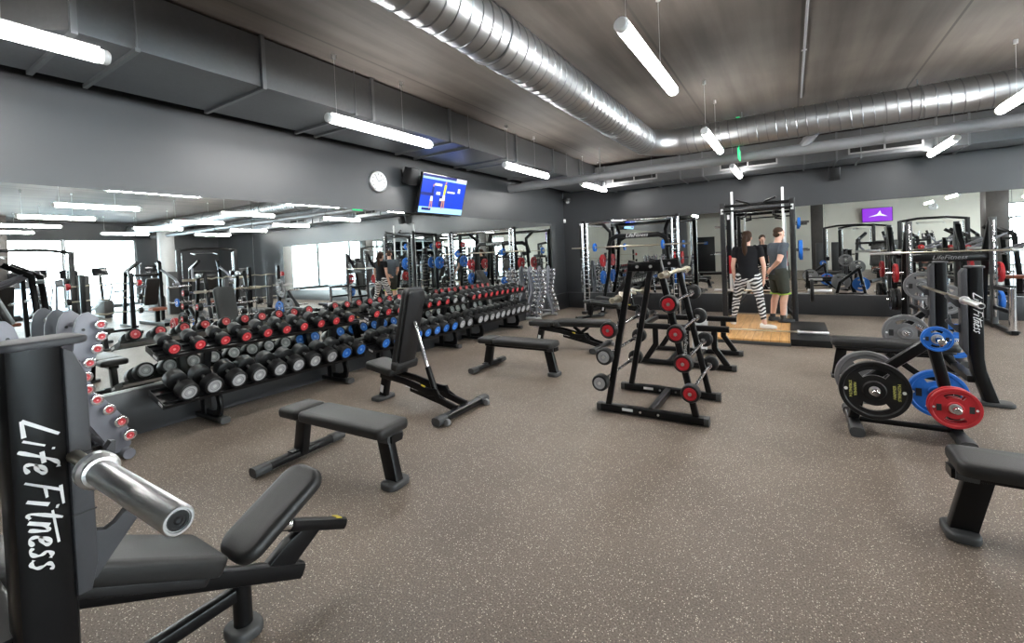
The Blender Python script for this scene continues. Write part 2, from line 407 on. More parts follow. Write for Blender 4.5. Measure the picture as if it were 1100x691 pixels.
# ------------------------------------------------------------------ room shell
XL, XR, YB, YF, ZC = -5.35, 14.0, 11.35, -6.0, 3.6
structure(MB().box(((XL+XR)/2, (YB+YF)/2, -.1), (XR-XL+.4, YB-YF+.4, .2)), 'floor', floorm)
structure(MB().box(((XL+XR)/2, (YB+YF)/2, ZC+.1), (XR-XL+.4, YB-YF+.4, .2)), 'ceiling', ceilm)
structure(MB().box((XL-.1, (YB+YF)/2, ZC/2), (.2, YB-YF+.4, ZC)), 'wall_left', wallm)
structure(MB().box(((XL+XR)/2, YB+.1, ZC/2), (XR-XL, .2, ZC)), 'wall_back', wallm)
wf = MB().box(((XL+8)/2, YF-.1, ZC/2), (8-XL, .2, ZC)).box((11, YF-.1, 3.25), (6, .2, .7)).box((11, YF-.1, .05), (6, .2, .1)).box((13.7, YF-.1, ZC/2), (.6, .2, ZC))
structure(wf, 'wall_front', beigem)
wr = MB().box((XR+.1, (8+YB)/2, ZC/2), (.2, YB-8, ZC)).box((XR+.1, 1, 3.25), (.2, 14, .7)).box((XR+.1, 1, .04), (.2, 14, .08))
structure(wr, 'wall_right', wallm)
structure(MB().box((XL+.04, (YB+YF)/2, .21), (.08, YB-YF, .42), bev=.004), 'baseboard_left', plinthm)
structure(MB().box(((XL+.08+10)/2, YB-.04, .21), (10-XL-.08, .08, .42), bev=.004), 'baseboard_back', plinthm)
framem = M('window_frame_grey', (.16, .17, .17), .4, .5, 20, .05)
wn = 0
def window(c, along, w, h, nrm):
    global wn
    wn += 1
    mb = MB(); a = Vector(along)
    for sgn in (-1, 1):
        s = (.07, .06, h) if nrm == 'x' else (.06, .07, h)
        mb.box(Vector(c)+a*sgn*(w/2-.03), s)
        s = (.07, w-.12, .06) if nrm == 'x' else (w-.12, .07, .06)
        mb.box(Vector(c)+Vector((0, 0, sgn*(h/2-.03))), s)
    s = (.05, w-.12, .05) if nrm == 'x' else (w-.12, .05, .05)
    mb.box(Vector(c)+Vector((0, 0, h/2-.75)), s)
    o = structure(mb, 'window_%d' % wn, framem)
    s = (.008, w-.12, h-.12) if nrm == 'x' else (w-.12, .008, h-.12)
    MB().box(c, s).build('pane', glassm, o, 'clear window pane')
for k in range(6): window((XR+.1, -6+14/6*(k+.5), (2.9+.08)/2), (0, 1, 0), 14/6-.01, 2.82, 'x')
for k in range(2): window((8+2.7*(k+.5), YF-.1, 1.5), (1, 0, 0), 2.69, 2.8, 'y')
groundm = M('outside_paving', (.45, .45, .43), .8, 0, 2, .1)
structure(MB().box((45, 0, -.16), (60, 90, .1)), 'ground', groundm)
structure(MB().box((5, -25, -.16), (20, 37, .1)), 'pavement', groundm)
for x, y, sx, sy in ((1.1, -4.2, .5, .5), (6.6, -1.6, .62, .62), (12.2, 3.5, .6, .6)):
    structure(MB().box((x, y, ZC/2), (sx, sy, ZC), bev=.01), 'pillar', tilem)
structure(MB().cyl((12.6, 8.6, 0), (12.6, 8.6, ZC), .3, 32), 'pillar', M('white_round_pillar', (.6, .6, .6), .5))

# door in the wall behind the camera, black, with sign
dr = structure(MB().box((-4.3, YF+.02, 1.03), (.95, .05, 2.06), bev=.004), 'door_1', blackm)
MB().tube([(-3.95, YF+.05, 1.0), (-3.95, YF+.1, 1.0), (-4.07, YF+.1, 1.0)], .01).build('handle', steel, dr)
MB().box((-4.3, YF+.048, 1.7), (.2, .006, .16)).build('door_sign', bluem, dr)

# ------------------------------------------------------------------ mirrors
edges = [-2.4, .2, 2.83, 5.45, 8.05, 10.55]
for k in range(5):
    mo_ = MB().box((XL+.004, (edges[k]+edges[k+1])/2, 1.36), (.008, edges[k+1]-edges[k]-.006, 1.88)).build('wall_mirror', mirm)
    tag(mo_, ['wall mirror panel beginning behind the camera on the left wall', 'mirror panel beside the grey S-shaped dumbbell stand on the left wall', 'mirror panel behind the nearest dumbbell rack, ending below the round clock',
              'mirror panel under the blue tennis television on the left wall', 'last mirror panel on the left wall, behind the chrome dumbbell stand'][k], 'mirror', 'mirror panels along the left wall')
bx = [-4.9, -2.1, .6, 3.3, 6.0, 8.3]
for k in range(5):
    mo_ = MB().box(((bx[k]+bx[k+1])/2, YB-.004, 1.36), (bx[k+1]-bx[k]-.006, .008, 1.88)).build('wall_mirror', mirm)
    tag(mo_, ['mirror panel on the back wall behind the corner smith machine', 'mirror panel on the back wall behind the two people at the cage', 'mirror panel on the back wall right of the cage with dark column reflected',
              'mirror panel on the back wall beyond the right edge of the squat stand', 'last mirror panel on the back wall towards the windows'][k], 'mirror', 'mirror panels along the back wall')

# ------------------------------------------------------------------ ceiling services
d = thing('rectangular_duct', 'long rectangular galvanised air duct along the top of the left wall', 'air duct', (0, 0, 0))
poly = [(-5.0, 11.1), (-3.97, 11.1), (-3.97, 1.0), (-4.6, .5), (-4.6, -5.9), (-5.0, -5.9)]
MB().prism(poly, T(0, 0, 3.36), .44).build('duct_body', galvm, d)
for y in (1.02, 2.27, 3.5, 4.85, 6.6, 8.0, 9.3):
    MB().box((-3.955, y, 3.36), (.035, .035, .46)).box((-4.485, y, 3.13), (1.09, .035, .03)).build('flange', galv_d, d)
for y in (1.35, 3.25, 5.25, 6.25, 8.6):
    MB().box((-4.485, y, 3.125), (1.12, .03, .03)).cyl((-5.03, y, 3.11), (-5.03, y, ZC), .006, 8).cyl((-3.94, y, 3.11), (-3.94, y, ZC), .006, 8).build('hanger', galv_d, d)
d = thing('rectangular_duct', 'rectangular galvanised air duct with louvred vents along the back wall', 'air duct', (0, 0, 0))
MB().box((4.9, 10.6, 3.27), (17.7, .8, .5)).build('duct_body', galvm, d)
for x in (-3.7, -2.0, -1.55, .25, .75, 2.1, 2.5, 4.4, 6.2):
    MB().box((x, 10.19, 3.27), (.03, .03, .52)).box((x, 10.6, 3.01), (.03, .84, .02)).build('flange', galv_d, d)
for x in (-2.6, 1.1, 3.9, 7.2):
    MB().cyl((x, 10.17, 3.0), (x, 10.17, ZC), .006, 8).cyl((x, 11.03, 3.0), (x, 11.03, ZC), .006, 8).box((x, 10.6, 3.0), (.03, .9, .02)).build('hanger', galv_d, d)
ventm = M('vent_frame_aluminium', (.5, .5, .5), .4, .7, 30, .05); ventd = M('vent_dark_inside', (.01, .01, .01), .7)
for x0, x1 in ((-3.5, -2.5), (-1.2, -.2), (.93, 1.93), (4.8, 5.8)):
    mb = MB(); xc = (x0+x1)/2; w_ = x1-x0
    for z in (3.1, 3.26): mb.box((xc, 10.185, z), (w_, .04, .025))
    for x in (x0, xc, x1): mb.box((x, 10.185, 3.18), (.025, .04, .185))
    v = mb.build('vent', ventm, d)
    mb = MB().box((xc, 10.197, 3.18), (w_-.02, .012, .16))
    for i in range(7): mb.box((xc, 10.187, 3.115+i*.0215), (w_-.02, .02, .004), rot=(.6, 0, 0))
    mb.build('louvre', ventd, v)
# spiral duct, L shaped
d = thing('spiral_duct', 'big round spiral steel air duct bending under the concrete ceiling', 'air duct')
rs, zs, xs, ys = .21, 3.3, -2.0, 7.86
path = [(xs, -5.9, zs), (xs, ys-.5, zs)]
for q in (22.5, 45, 67.5): path.append((xs+.5-.5*math.cos(R(q)), ys-.5+.5*math.sin(R(q)), zs))
path += [(xs+.5, ys, zs), (13.9, ys, zs)]
MB().tube(path, rs, 40).build('duct_body', spirm, d, ang=30)
def helix(p0, p1, r, pitch):
    p0, p1 = Vector(p0), Vector(p1); L = (p1-p0).length; dd = (p1-p0).normalized(); u, w = perp(dd); n = int(L/pitch*26)
    return [p0+dd*(L*i/n)+(u*math.cos(2*PI*i/26)+w*math.sin(2*PI*i/26))*r for i in range(n+1)]
sq = [(.0065, .005), (-.0065, .005), (-.0065, -.005), (.0065, -.005)]
MB().sweep(helix((xs, -2.5, zs), (xs, ys-.55, zs), rs+.001, .125), sq).build('spiral_seam', galv_d, d)
MB().sweep(helix((xs+.6, ys, zs), (10.5, ys, zs), rs+.001, .125), sq).build('spiral_seam', galv_d, d)
for a, b_ in (((xs, ys-.53, zs), (xs, ys-.43, zs)), ((xs+.42, ys, zs), (xs+.56, ys, zs))): MB().cyl(a, b_, rs+.006, 40).build('collar', spirm, d)
for x, y, ax in ((xs, -.5, 0), (xs, 3.0, 0), (xs, 5.9, 0), (-.6, ys, 1), (1.45, ys, 1), (3.3, ys, 1), (7, ys, 1)):
    mb = MB(); dd = (0, 1, 0) if ax == 0 else (1, 0, 0)
    u, w = perp(Vector(dd)); ring = [Vector((x, y, zs))+(u*math.cos(2*PI*i/32)+w*math.sin(2*PI*i/32))*(rs+.004) for i in range(32)]
    mb.bar(ring, .025, .004, .001, up=dd, closed=True)
    mb.cyl((x, y, zs+rs), (x, y, ZC), .007, 8)
    mb.build('hanger', galv_d, d)
# round grey pipe
p_ = thing('ceiling_pipe', 'straight pale grey pipe running across in front of the back wall duct', 'pipe')
MB().tube([(XL, 8.57, 3.02), (13.9, 8.57, 3.02)], .085, 24).build('pipe_body', pipem, p_)
MB().tube([(.18, 8.57, 3.04), (.36, 8.50, 3.26), (.36, 8.5, 3.6)], .07, 18).build('branch', pipem, p_)
for x in (-3.2, 1.2, 4.0, 8.0): MB().cyl((x, 8.57, 3.1), (x, 8.57, ZC), .006, 8).bar([(x, 8.57+.09*math.cos(2*PI*i/20), 3.02+.09*math.sin(2*PI*i/20)) for i in range(20)], .02, .004, .001, up=(1, 0, 0), closed=True).build('hanger', galv_d, p_)

cdt = thing('conduit', 'thin pale conduit running along a seam of the concrete ceiling', 'conduit')
MB().tube([(.17, -5.9, 3.585), (.17, 7.6, 3.585)], .012, 10).build('conduit_tube', pipem, cdt)
MB().box((.17, 1, 3.597), (.05, .03, .006)).box((.17, 3.4, 3.597), (.05, .03, .006)).box((.17, 5.8, 3.597), (.05, .03, .006)).build('clip', steel, cdt)
# tube lamps
def make_lamp():
    t = thing('tube_lamp', 'x', 'lamp')
    MB().cyl((0, .05, 0), (0, 1.45, 0), .046, 16, .008).build('diffuser', lampm, t)
    MB().box((0, .75, .05), (.05, 1.4, .014), bev=.004).build('housing', white, t)
    for a, b_ in ((0, .05), (1.45, 1.5)): MB().cyl((0, a, 0), (0, b_, 0), .047, 16, .012).build('end_cap', white, t)
    for y in (.12, 1.02): MB().cyl((0, y, .03), (0, y, ZC-2.96-.03), .0018, 6).cyl((0, y, ZC-2.96-.04), (0, y, ZC-2.96+.002), .02, 12).build('suspension_wire', steel, t)
    return t
lamp0 = make_lamp(); used = False
ROWN = ['row beside left wall duct', 'row over middle of floor', 'row right of barbell stand', 'row beyond plate stand', 'row halfway to windows', 'row next to windows']
YS = [9.0, 5.95, 2.78, -.35, -3.55]
for ri, x in enumerate((-3.8, -.87, 2.08, 5.0, 7.95, 10.9)):
    for yi, y in enumerate(YS):
        if y < -3 and x < 3 or y < 0 and -2 < x < 3: continue
        lab = 'white tube lamp, %s from back wall, %s' % (ORD[yi], ROWN[ri])
        if used: l = dup(lamp0, (x, y, 2.96), None, lab)
        else: l = lamp0; l.location = (x, y, 3.0); l['label'] = lab; used = True
        l['group'] = 'tube lamps hung from the ceiling'
# exit sign, edge-on
e = thing('exit_sign', 'green exit sign hanging edge-on from the ceiling near the pipe', 'sign', (-.68, 8.15, 2.9))
MB().box((0, 0, .1), (.018, .34, .17), bev=.004).build('sign_face', greenm, e)
MB().cyl((0, 0, .185), (0, 0, .69), .008, 8).box((0, 0, .69), (.05, .08, .02)).build('hanger', greenm, e)
for s in (-1, 1):
    mb = MB().prism([(-.1, -.02), (0, -.02), (0, -.05), (.06, 0), (0, .05), (0, .02), (-.1, .02)], T(s*.0105, 0, .1) @ RZ(PI/2) @ RX(PI/2), .002)
    mb.build('arrow', inkw, e)

# ------------------------------------------------------------------ wall fittings
c = thing('wall_clock', 'round white wall clock with silver rim on the left wall', 'clock', (XL, 4.75, 2.74))
MB().lathe([(0, 0), (.165, 0), (.165, .03), (.155, .042), (.142, .038), (.142, .03)], (0, 0, 0), (1, 0, 0), 40).build('rim', steel, c)
MB().cyl((.02, 0, 0), (.031, 0, 0), .143, 40).build('dial', M('clock_dial', (.5, .51, .52), .4), c)
mb = MB()
for i in range(12): mb.box((.0325, .115*math.sin(i*PI/6), .115*math.cos(i*PI/6)), (.002, .008, .026), rot=(-i*PI/6, 0, 0))
mb.build('hour_mark', inkk, c)
MB().box((.034, .028, .018), (.002, .008, .07), rot=(-R(58), 0, 0)).build('hour_hand', inkk, c)
MB().box((.036, -.025, .04), (.002, .006, .1), rot=(R(32), 0, 0)).build('minute_hand', inkk, c)

# television
tv = thing('television', 'wall television showing a blue tennis match, tilted down over the mirror', 'television', (-5.11, 6.0, 2.62))
tv.rotation_euler = (0, R(16), 0)
MB().box((-.02, 0, 0), (.05, 1.16, .675), bev=.006).build('housing', screenk, tv)
def em(name, col, s=1.): return M(name, tuple(x*.02 for x in col), .4, 0, 5, .02, emit=col, estr=s)
tvb, tvk, tvw, tvl = em('tv_blue', (.0, .04, .52), 1.), em('tv_navy', (.005, .012, .16)), em('tv_white', (.75, .8, .95)), em('tv_pale_blue', (.35, .68, .95)); tvy = em('tv_yellow', (.7, .75, .03)); tvs = em('tv_skin', (.5, .22, .15))
scr = MB().box((.006, 0, 0), (.004, 1.13, .645)).build('screen', tvb, tv)
def patch(y0, z0, y1, z1, m, k=0):
    return MB().box((.0088+k*.0012, (y0+y1)/2, (z0+z1)/2), (.0012, abs(y1-y0), abs(z1-z0))).build('screen_picture', m, scr)
patch(-.565, -.32, .565, -.22, tvl); patch(-.565, .28, .565, .322, tvk); patch(-.565, .245, .565, .28, tvl, 1)
patch(.28, .255, .56, .322, tvw, 2); patch(-.565, -.03, -.26, .02, tvk); patch(-.5, -.28, -.28, -.235, tvk, 1)
patch(-.1, -.2, .05, -.02, tvk); patch(-.09, -.1, .04, -.06, tvw, 1); patch(.08, .05, .28, .08, tvw); patch(.36, .07, .42, .15, tvw); patch(-.26, .15, -.08, .19, tvw); patch(-.2, .0, -.1, .05, tvw, 2)
def figure(y, z, s, top, bot):
    mb = MB(); f_ = lambda pts, m: MB().prism([(y+a*s, z+b_*s) for a, b_ in pts], T(.0125, 0, 0) @ RZ(PI/2) @ RX(PI/2), .0012).build('screen_picture', m, scr)
    f_([(-.03, .2), (.03, .2), (.05, .42), (-.02, .43)], top); f_([(-.05, .08), (.05, .08), (.035, .2), (-.035, .2)], bot)
    f_([(-.05, -.12), (-.02, -.12), (0, .08), (-.04, .08)], tvs); f_([(.03, -.1), (.06, -.1), (.045, .08), (.01, .08)], tvs); f_([(-.01, .44), (.03, .44), (.04, .5), (0, .5)], tvs)
figure(.0, -.15, .78, tvy, tvw); figure(-.3, -.17, .68, tvk, tvw)
MB().box((-.14, 0, .02), (.2, .2, .2), rot=(0, -R(16), 0)).build('wall_bracket', blackm, tv)
# loudspeakers
def speaker(name, lab, loc, rz, rx):
    s = thing(name, lab, 'speaker', loc, rz)
    MB().box((0, 0, 0), (.19, .17, .27), rot=(rx, 0, 0), bev=.02).build('cabinet', blackm, s)
    MB().box((0, -.082, -.02), (.16, .014, .22), rot=(rx, 0, 0), bev=.005).build('speaker_grille', rubber, s)
    MB().tube([(0, .07, .03), (0, .16, .06)], .018).box((0, .165, .06), (.08, .02, .12)).build('wall_bracket', blackm, s)
speaker('loudspeaker', 'small black loudspeaker on the left wall between clock and television', (XL+.175, 5.3, 2.88), R(90), R(18))
speaker('loudspeaker', 'small black loudspeaker high on the back wall right of the cage', (.77, YB-.175, 2.9), 0, R(18))
s = thing('security_camera', 'black dome security camera high in the room corner', 'camera', (-5.13, 11.16, 2.93))
MB().lathe([(0, .06), (.08, .06), (.085, .0), (.07, -.03)], (0, 0, 0), (0, 0, 1), 20).box((-.08, .09, .05), (.16, .16, .03)).build('housing', blackm, s)
MB().ball((0, 0, -.03), (.06, .06, .055)).build('dome', M('smoked_dome', (.3, .3, .3), .1), s)
s = thing('motion_sensor', 'small white motion sensor in the corner under the dome camera', 'sensor', (-5.31, 11.31, 2.4))
MB().box((0, 0, 0), (.06, .06, .1), rot=(0, 0, R(45)), bev=.012).build('housing', white, s); MB().ball((.022, -.022, -.015), (.02, .02, .025)).build('lens', inkw, s)
ac = thing('air_conditioner', 'white ceiling cassette air conditioner seen at the top of the left mirror', 'air conditioner', (.55, 2.35, 3.6))
MB().box((0, 0, -.025), (.9, .9, .05), bev=.01).build('fascia', white, ac)
MB().box((0, 0, -.053), (.5, .5, .008), bev=.002).build('grille', ventd, ac)
for a_ in range(4): MB().box((.34*math.cos(a_*PI/2), .34*math.sin(a_*PI/2), -.056), (.06 if a_ % 2 == 0 else .5, .5 if a_ % 2 == 0 else .06, .012)).build('flap', white, ac)
# ------------------------------------------------------------------ dumbbells and their racks
def make_dumbbell(Rr, L, hl, capm, headm=rubber, hr=.014, capr=.72):
    t = thing('dumbbell', 'x', 'dumbbell')
    MB().lathe([(0, -L/2+hl-.01), (hr, -L/2+hl-.01), (hr*1.15, 0), (hr, L/2-hl+.01), (0, L/2-hl+.01)], (0, 0, 0), (1, 0, 0), 12).build('handle', steel, t)
    for s in (-1, 1):
        x0 = s*(L/2-hl); b_ = Rr*.14
        MB().lathe([(0, 0), (Rr*.55, 0), (Rr-b_, .006), (Rr, b_), (Rr, hl-b_), (Rr-b_*.4, hl-b_*.35), (Rr*.86, hl), (Rr*.76, hl), (Rr*.72, hl-.004), (0, hl-.004)], (x0, 0, 0), (s, 0, 0), 22).build('head', headm, t)
        MB().lathe([(0, hl-.003), (Rr*capr, hl-.003), (Rr*capr, hl-.0005), (Rr*capr*.9, hl+.0005), (Rr*.45, hl+.0005), (Rr*.4, hl-.001), (0, hl-.001)], (x0, 0, 0), (s, 0, 0), 22).build('end_cap', capm, t)
    return t
TILT = R(17)
def make_rack(name, lab, y0, L, feet, group):
    r = thing(name, lab, 'dumbbell rack', (-4.98, y0, 0), 0, group)
    for zc, xc, dep in ((.861-.075, .09, .27), (.469-.1, .13, .33)):
        mt = T(xc-.02, L/2, zc) @ RY(TILT)
        sh = MB(); t = bmesh.new()
        for x, z, sx, sz in ((0, 0, dep, .006), (dep/2, .006, .006, .03), (-dep/2, .012, .006, .03), (dep*.22, .012, .05, .02), (-dep*.22, .012, .05, .02)):
            bmesh.ops.create_cube(t, size=1, matrix=mt @ T(x, 0, z) @ Matrix.Diagonal((sx, L, sz, 1)))
        sh.merge(t); o = sh.build('shelf', black, r)
        for k in (0, 1):
            MB().prism([(-dep/2, -.022), (dep/2, -.022), (dep/2, .03), (-dep/2, .03)], mt @ T(0, (k-.5)*(L+.006), 0) @ RX(PI/2), .006).build('end_plate', blackm, o)
        MB().prism([(-.04, -.012), (.04, -.012), (.04, .012), (-.04, .012)], mt @ T(dep*.28, -L/2-.0075, .004) @ RX(PI/2), .002).build('label', inkw, o)
    for f in feet:
        y = f-y0
        MB().bar([(-.12, y, .05), (-.14, y, .4), (-.04, y, .765)], .09, .07, up=(0, 1, 0)).build('upright', black, r)
        ft = MB().bar([(-.28, y, .045), (.215, y, .045)], .08, .05).build('foot', black, r)
        MB().bar([(.2, y, .046), (.26, y, .046)], .09, .06, .02).build('foot_cap', plastic, ft)
        br = MB().bar([(-.1, y, .08), (.06, y, .085), (.15, y, .11), (.175, y, .18), (.15, y, .27), (.1, y, .335)], .075, .035, up=(0, 1, 0)).build('shelf_bracket', black, r)
        MB().lathe([(0, 0), (.016, 0), (.016, .002), (0, .002)], (.196, y, .2), (1, 0, .12), 16).build('emblem', inkw, br)
    return r
RACKS = [('nearest rack', 1.66, 2.17, (2.15, 3.62), 1.78, .2133), ('middle rack', 4.0, 2.12, (4.42, 5.8), 4.12, .207), ('farthest rack', 6.18, 1.93, (6.55, 7.8), 6.28, .187)]
for (nm, y0, L, feet, yd, p) in RACKS:
    make_rack('dumbbell_rack', {'n': 'black two-tier dumbbell rack by the left mirror, the one nearest the camera', 'm': 'black two-tier dumbbell rack by the left mirror, second from the camera', 'f': 'black two-tier dumbbell rack by the left mirror, nearest the room corner'}[nm[0]], y0, L, feet, 'two-tier dumbbell racks')
def lay(proto, used, loc, lab, grp):
    rot = Euler((0, TILT, 0))
    if not used: o = proto; o.location = loc; o['label'] = lab; o['group'] = grp
    else: o = dup(proto, loc, None, lab, grp)
    o.rotation_euler = rot
    return o
protos = {}
def dumb(kind):
    if kind in protos: return protos[kind], True
    cm = {'r': capred, 'b': capblue, 'g': capgrey}[kind[1]]
    protos[kind] = make_dumbbell(.06, .3, .1, cm) if kind[0] == 't' else make_dumbbell(.086, .37, .125, cm)
    return protos[kind], False
CN = {'r': 'red', 'b': 'blue', 'g': 'grey'}
tops = ['r'*10, 'r'*8+'gg', 'r'*10]; bots = ['g'*8+'bb', 'b'*8+'gg', 'g'*10]
for ri, (nm, y0, L, feet, yd, p) in enumerate(RACKS):
    for i in range(10):
        k, us = dumb('t'+tops[ri][i]); wob = random.uniform(-.008, .008)
        lay(k, us, (-4.905, yd+p*i+wob, .862), 'black dumbbell, %s caps, %s from near end, top tier of %s' % (CN[tops[ri][i]], ORD[i], nm), 'dumbbells on the two-tier racks')
        k, us = dumb('b'+bots[ri][i])
        lay(k, us, (-4.865, yd+.07+p*i+wob, .467), 'large black dumbbell, %s caps, %s from near end, bottom tier of %s' % (CN[bots[ri][i]], ORD[i], nm), 'dumbbells on the two-tier racks')

# ------------------------------------------------------------------ S-shaped stands with chrome dumbbells
EDGE = [(.24, 1.235), (.29, 1.19), (.32, 1.12), (.325, 1.04), (.285, .92), (.24, .82), (.215, .72), (.23, .6), (.31, .51), (.40, .37), (.455, .2), (.455, .1),
        (.42, .05), (.33, .06), (.285, .18), (.215, .33), (.13, .44), (.085, .55), (.08, .68), (.115, .84), (.14, .96), (.145, 1.1), (.165, 1.18), (.2, 1.225)]
CAPS = [(.28, 1.13), (.28, 1.035), (.25, .94), (.2, .84), (.175, .735), (.18, .635), (.23, .54), (.30, .44), (.37, .32), (.42, .19)]
def make_stand(name, lab, loc, depth, pm, tm, kind, cols):
    """two S-shaped lobes, mirrored about the middle, each of two panels parallel to the wall"""
    r = thing(name, lab, 'dumbbell stand', loc, 0, 'S-shaped dumbbell stands')
    for q in (-1, 1):
        for x in (0, -depth):
            p = MB().prism([(q*a_, b_) for a_, b_ in EDGE], T(x, 0, 0) @ RZ(PI/2) @ RX(PI/2), .035, .004).build('side_panel', pm, r)
            for a_, b_ in ((.2, 1.1), (.16, .86)): MB().cyl((x+.018, q*a_, b_), (x+.026, q*a_, b_), .011, 12).build('bolt', blackm, p)
        MB().tube([(-depth-.03, q*.415, .045), (.1, q*.415, .045)], .042, 18).build('foot_tube', tm, r)
        for a_, b_ in ((.14, .6), (.24, 1.12), (.3, .15)): MB().tube([(0, q*a_, b_), (-depth, q*a_, b_)], .02, 12).build('cross_tube', tm, r)
    MB().tube([(-.1, -.4, .06), (-.1, .4, .06)], .032, 14).build('cross_tube', tm, r)
    for q, x, nm in cols:
        for i, (a_, b_) in enumerate(CAPS):
            sc_ = (.040, .043, .048)[i//4]; key = 'chrome%s%d' % (kind, i//4); us = key in protos
            if not us: protos[key] = make_dumbbell(sc_, .175, .052, capred, chrome, .012, .56) if kind == 'g' else make_dumbbell(sc_*1.2, .27, .085, steel, chrome, .016, .6)
            pos = Vector(loc)+Vector((x, q*(a_+.012), b_)); lb = 'small chrome dumbbell, %s from top on the %s' % (ORD[i], nm); gp_ = 'chrome dumbbells on the S-shaped stands'
            if us: dup(protos[key], pos, 0, lb, gp_)
            else: o = protos[key]; o.location = pos; o['label'] = lb; o['group'] = gp_
    return r
make_stand('dumbbell_stand', 'grey S-shaped stand of small chrome dumbbells by the mirror, behind the incline post', (-4.75, .965, 0), .42, silver, silver, 'g', [(1, 0, 'front right panel of grey stand'), (1, -.42, 'wall-side right panel of grey stand'), (-1, 0, 'front left panel of grey stand')])
make_stand('dumbbell_stand', 'silver S-shaped stand of chrome dumbbells in the far left corner', (-4.97, 9.33, 0), .25, silver, steel, 's', [(1, 0, 'rear lobe of silver corner stand'), (-1, 0, 'near lobe of silver corner stand')])

# ------------------------------------------------------------------ benches
def make_flat_bench(lab, loc, rz, grp='flat benches'):
    t = thing('flat_bench', lab, 'bench', loc, rz, grp)
    MB().pad(.235, .28, .075, T(-.52, 0, .43), .04, .025).build('head_pad', vinyl, t)
    MB().pad(.885, .29, .075, T(.0475, 0, .43), .05, .025).build('seat_pad', vinyl, t)
    MB().bar([(-.56, 0, .335), (.5, 0, .335)], .1, .05).build('frame_beam', black, t)
    MB().bar([(.4, 0, .335), (.485, 0, .338)], .15, .06, .025).build('end_cover', plastic, t)
    MB().bar([(-.56, 0, .05), (-.5, 0, .33)], .11, .065, up=(0, 1, 0)).build('rear_leg', black, t)
    f = MB().bar([(-.56, -.36, .045), (-.56, .36, .045)], .085, .06, .025).build('foot_bar', black, t)
    for s in (-1, 1): MB().bar([(-.56, s*.27, .045), (-.56, s*.39, .045)], .092, .068, .028).build('foot_cap', plastic, f)
    MB().box((-.56, 0, .078), (.06, .2, .01), bev=.003).build('base_plate', blackm, f)
    l = MB().bar([(.455, 0, .03), (.385, 0, .33)], .11, .065, up=(0, 1, 0)).build('front_leg', black, t)
    MB().box((.4475, 0, .16), (.003, .05, .13), rot=(0, -R(13), 0)).build('warning_label', inkw, l)
    MB().pad(.14, .19, .045, T(.46, 0, .045), .05, .012).build('foot_plate', plastic, t)
    return t
bA = make_flat_bench('black flat bench standing nearest the camera, between nearest dumbbell rack and incline station', (-2.8, 2.09, 0), R(2))
make_flat_bench('black flat bench in front of the farthest dumbbell rack, white label on its leg', (-3.02, 4.98, 0), R(0))
make_flat_bench('black flat bench cut off by the right edge of the photo', (1.16, 3.12, 0), R(180))
make_flat_bench('black flat bench half hidden in front of the corner smith machine', (-3.45, 9.3, 0), R(-28))
def make_adj(lab, loc, rz, ang, seat_a=8, grp='adjustable benches'):
    t = thing('adjustable_bench', lab, 'bench', loc, rz, grp)
    for y in (-.075, .075):
        MB().bar([(.56, y, .075), (.34, y, .13), (.3, y, .2), (.2, y, .19), (.12, y, .215), (-.12, y, .265), (-.48, y, .3)], .07, .03, up=(0, 1, 0)).build('rail', black, t)
        MB().prism([(.5, .06), (.42, .15), (.28, .23), (-.05, .25), (-.05, .17), (.2, .12)], T(0, y, 0) @ RX(PI/2), .012).build('side_plate', black, t)
    f = MB().bar([(.57, -.36, .05), (.57, .36, .05)], .095, .065, .025).build('foot_bar', black, t)
    for s in (-1, 1):
        MB().bar([(.57, s*.27, .05), (.57, s*.39, .05)], .102, .074, .03).build('foot_cap', plastic, f)
        MB().cyl((.64, s*.29, .033), (.64, s*.33, .033), .032, 16, .006).build('wheel', greym, f)
    l = MB().bar([(-.54, 0, .03), (-.47, 0, .3)], .1, .06, up=(0, 1, 0)).build('front_leg', black, t)
    MB().box((-.51, -.051, .13), (.045, .003, .08), rot=(0, R(14), 0)).build('warning_label', inkw, l)
    MB().pad(.15, .26, .04, T(-.55, 0, .042), .05, .012).build('foot_plate', plastic, t)
    MB().cyl((-.47, 0, .31), (-.64, 0, .29), .012, 10).build('pull_pin', steel, t)
    MB().pad(.42, .3, .08, T(-.46, 0, .41) @ RY(R(seat_a)), .06, .025).build('seat_pad', vinyl, t)
    a = R(ang)
    piv = T(-.19, 0, .36) @ RY(-a)
    MB().pad(.9, .29, .07, piv @ T(.45, 0, .085), .06, .025).build('back_pad', vinyl, t)
    MB().pad(.86, .24, .03, piv @ T(.45, 0, .013), .05, .01).build('backrest_plate', blackm, t)
    MB().pad(.1, .33, .1, piv @ T(.06, 0, .07), .03, .03).build('hinge_cover', vinyl, t)
    st0 = piv @ Vector((.55, 0, -.03)); 
    if ang > 20:
        MB().tube([st0, (.19, 0, .27)], .02, 14).build('chrome_strut', chrome, t)
        MB().tube([(st0*.25+Vector((.19, 0, .27))*.75), (.22, 0, .2)], .03, 14).build('strut_sleeve', black, t)
    else:
        MB().bar([st0, (.2, 0, .22)], .05, .04, up=(0, 1, 0)).build('strut_sleeve', black, t)
        MB().bar([piv @ Vector((.3, 0, -.03)), (.36, 0, .15)], .05, .03, up=(0, 1, 0)).build('support_arm', black, t)
    MB().box((.14, -.0855, .24), (.05, .004, .035), rot=(0, R(12), 0)).build('sticker', yellow, t)
    text('lettering', 'LifeFitness', .045, inkw, t, (-.02, -.0825, .213), (PI/2, R(8), 0), shear=.3)
    return t
make_adj('black adjustable bench with upright backrest and chrome strut, in front of the dumbbell racks', (-3.35, 3.4, 0), 0, 75)
make_adj('black adjustable bench folded flat, left of the barbell stand', (-3.12, 6.6, 0), R(0), 1, 0)
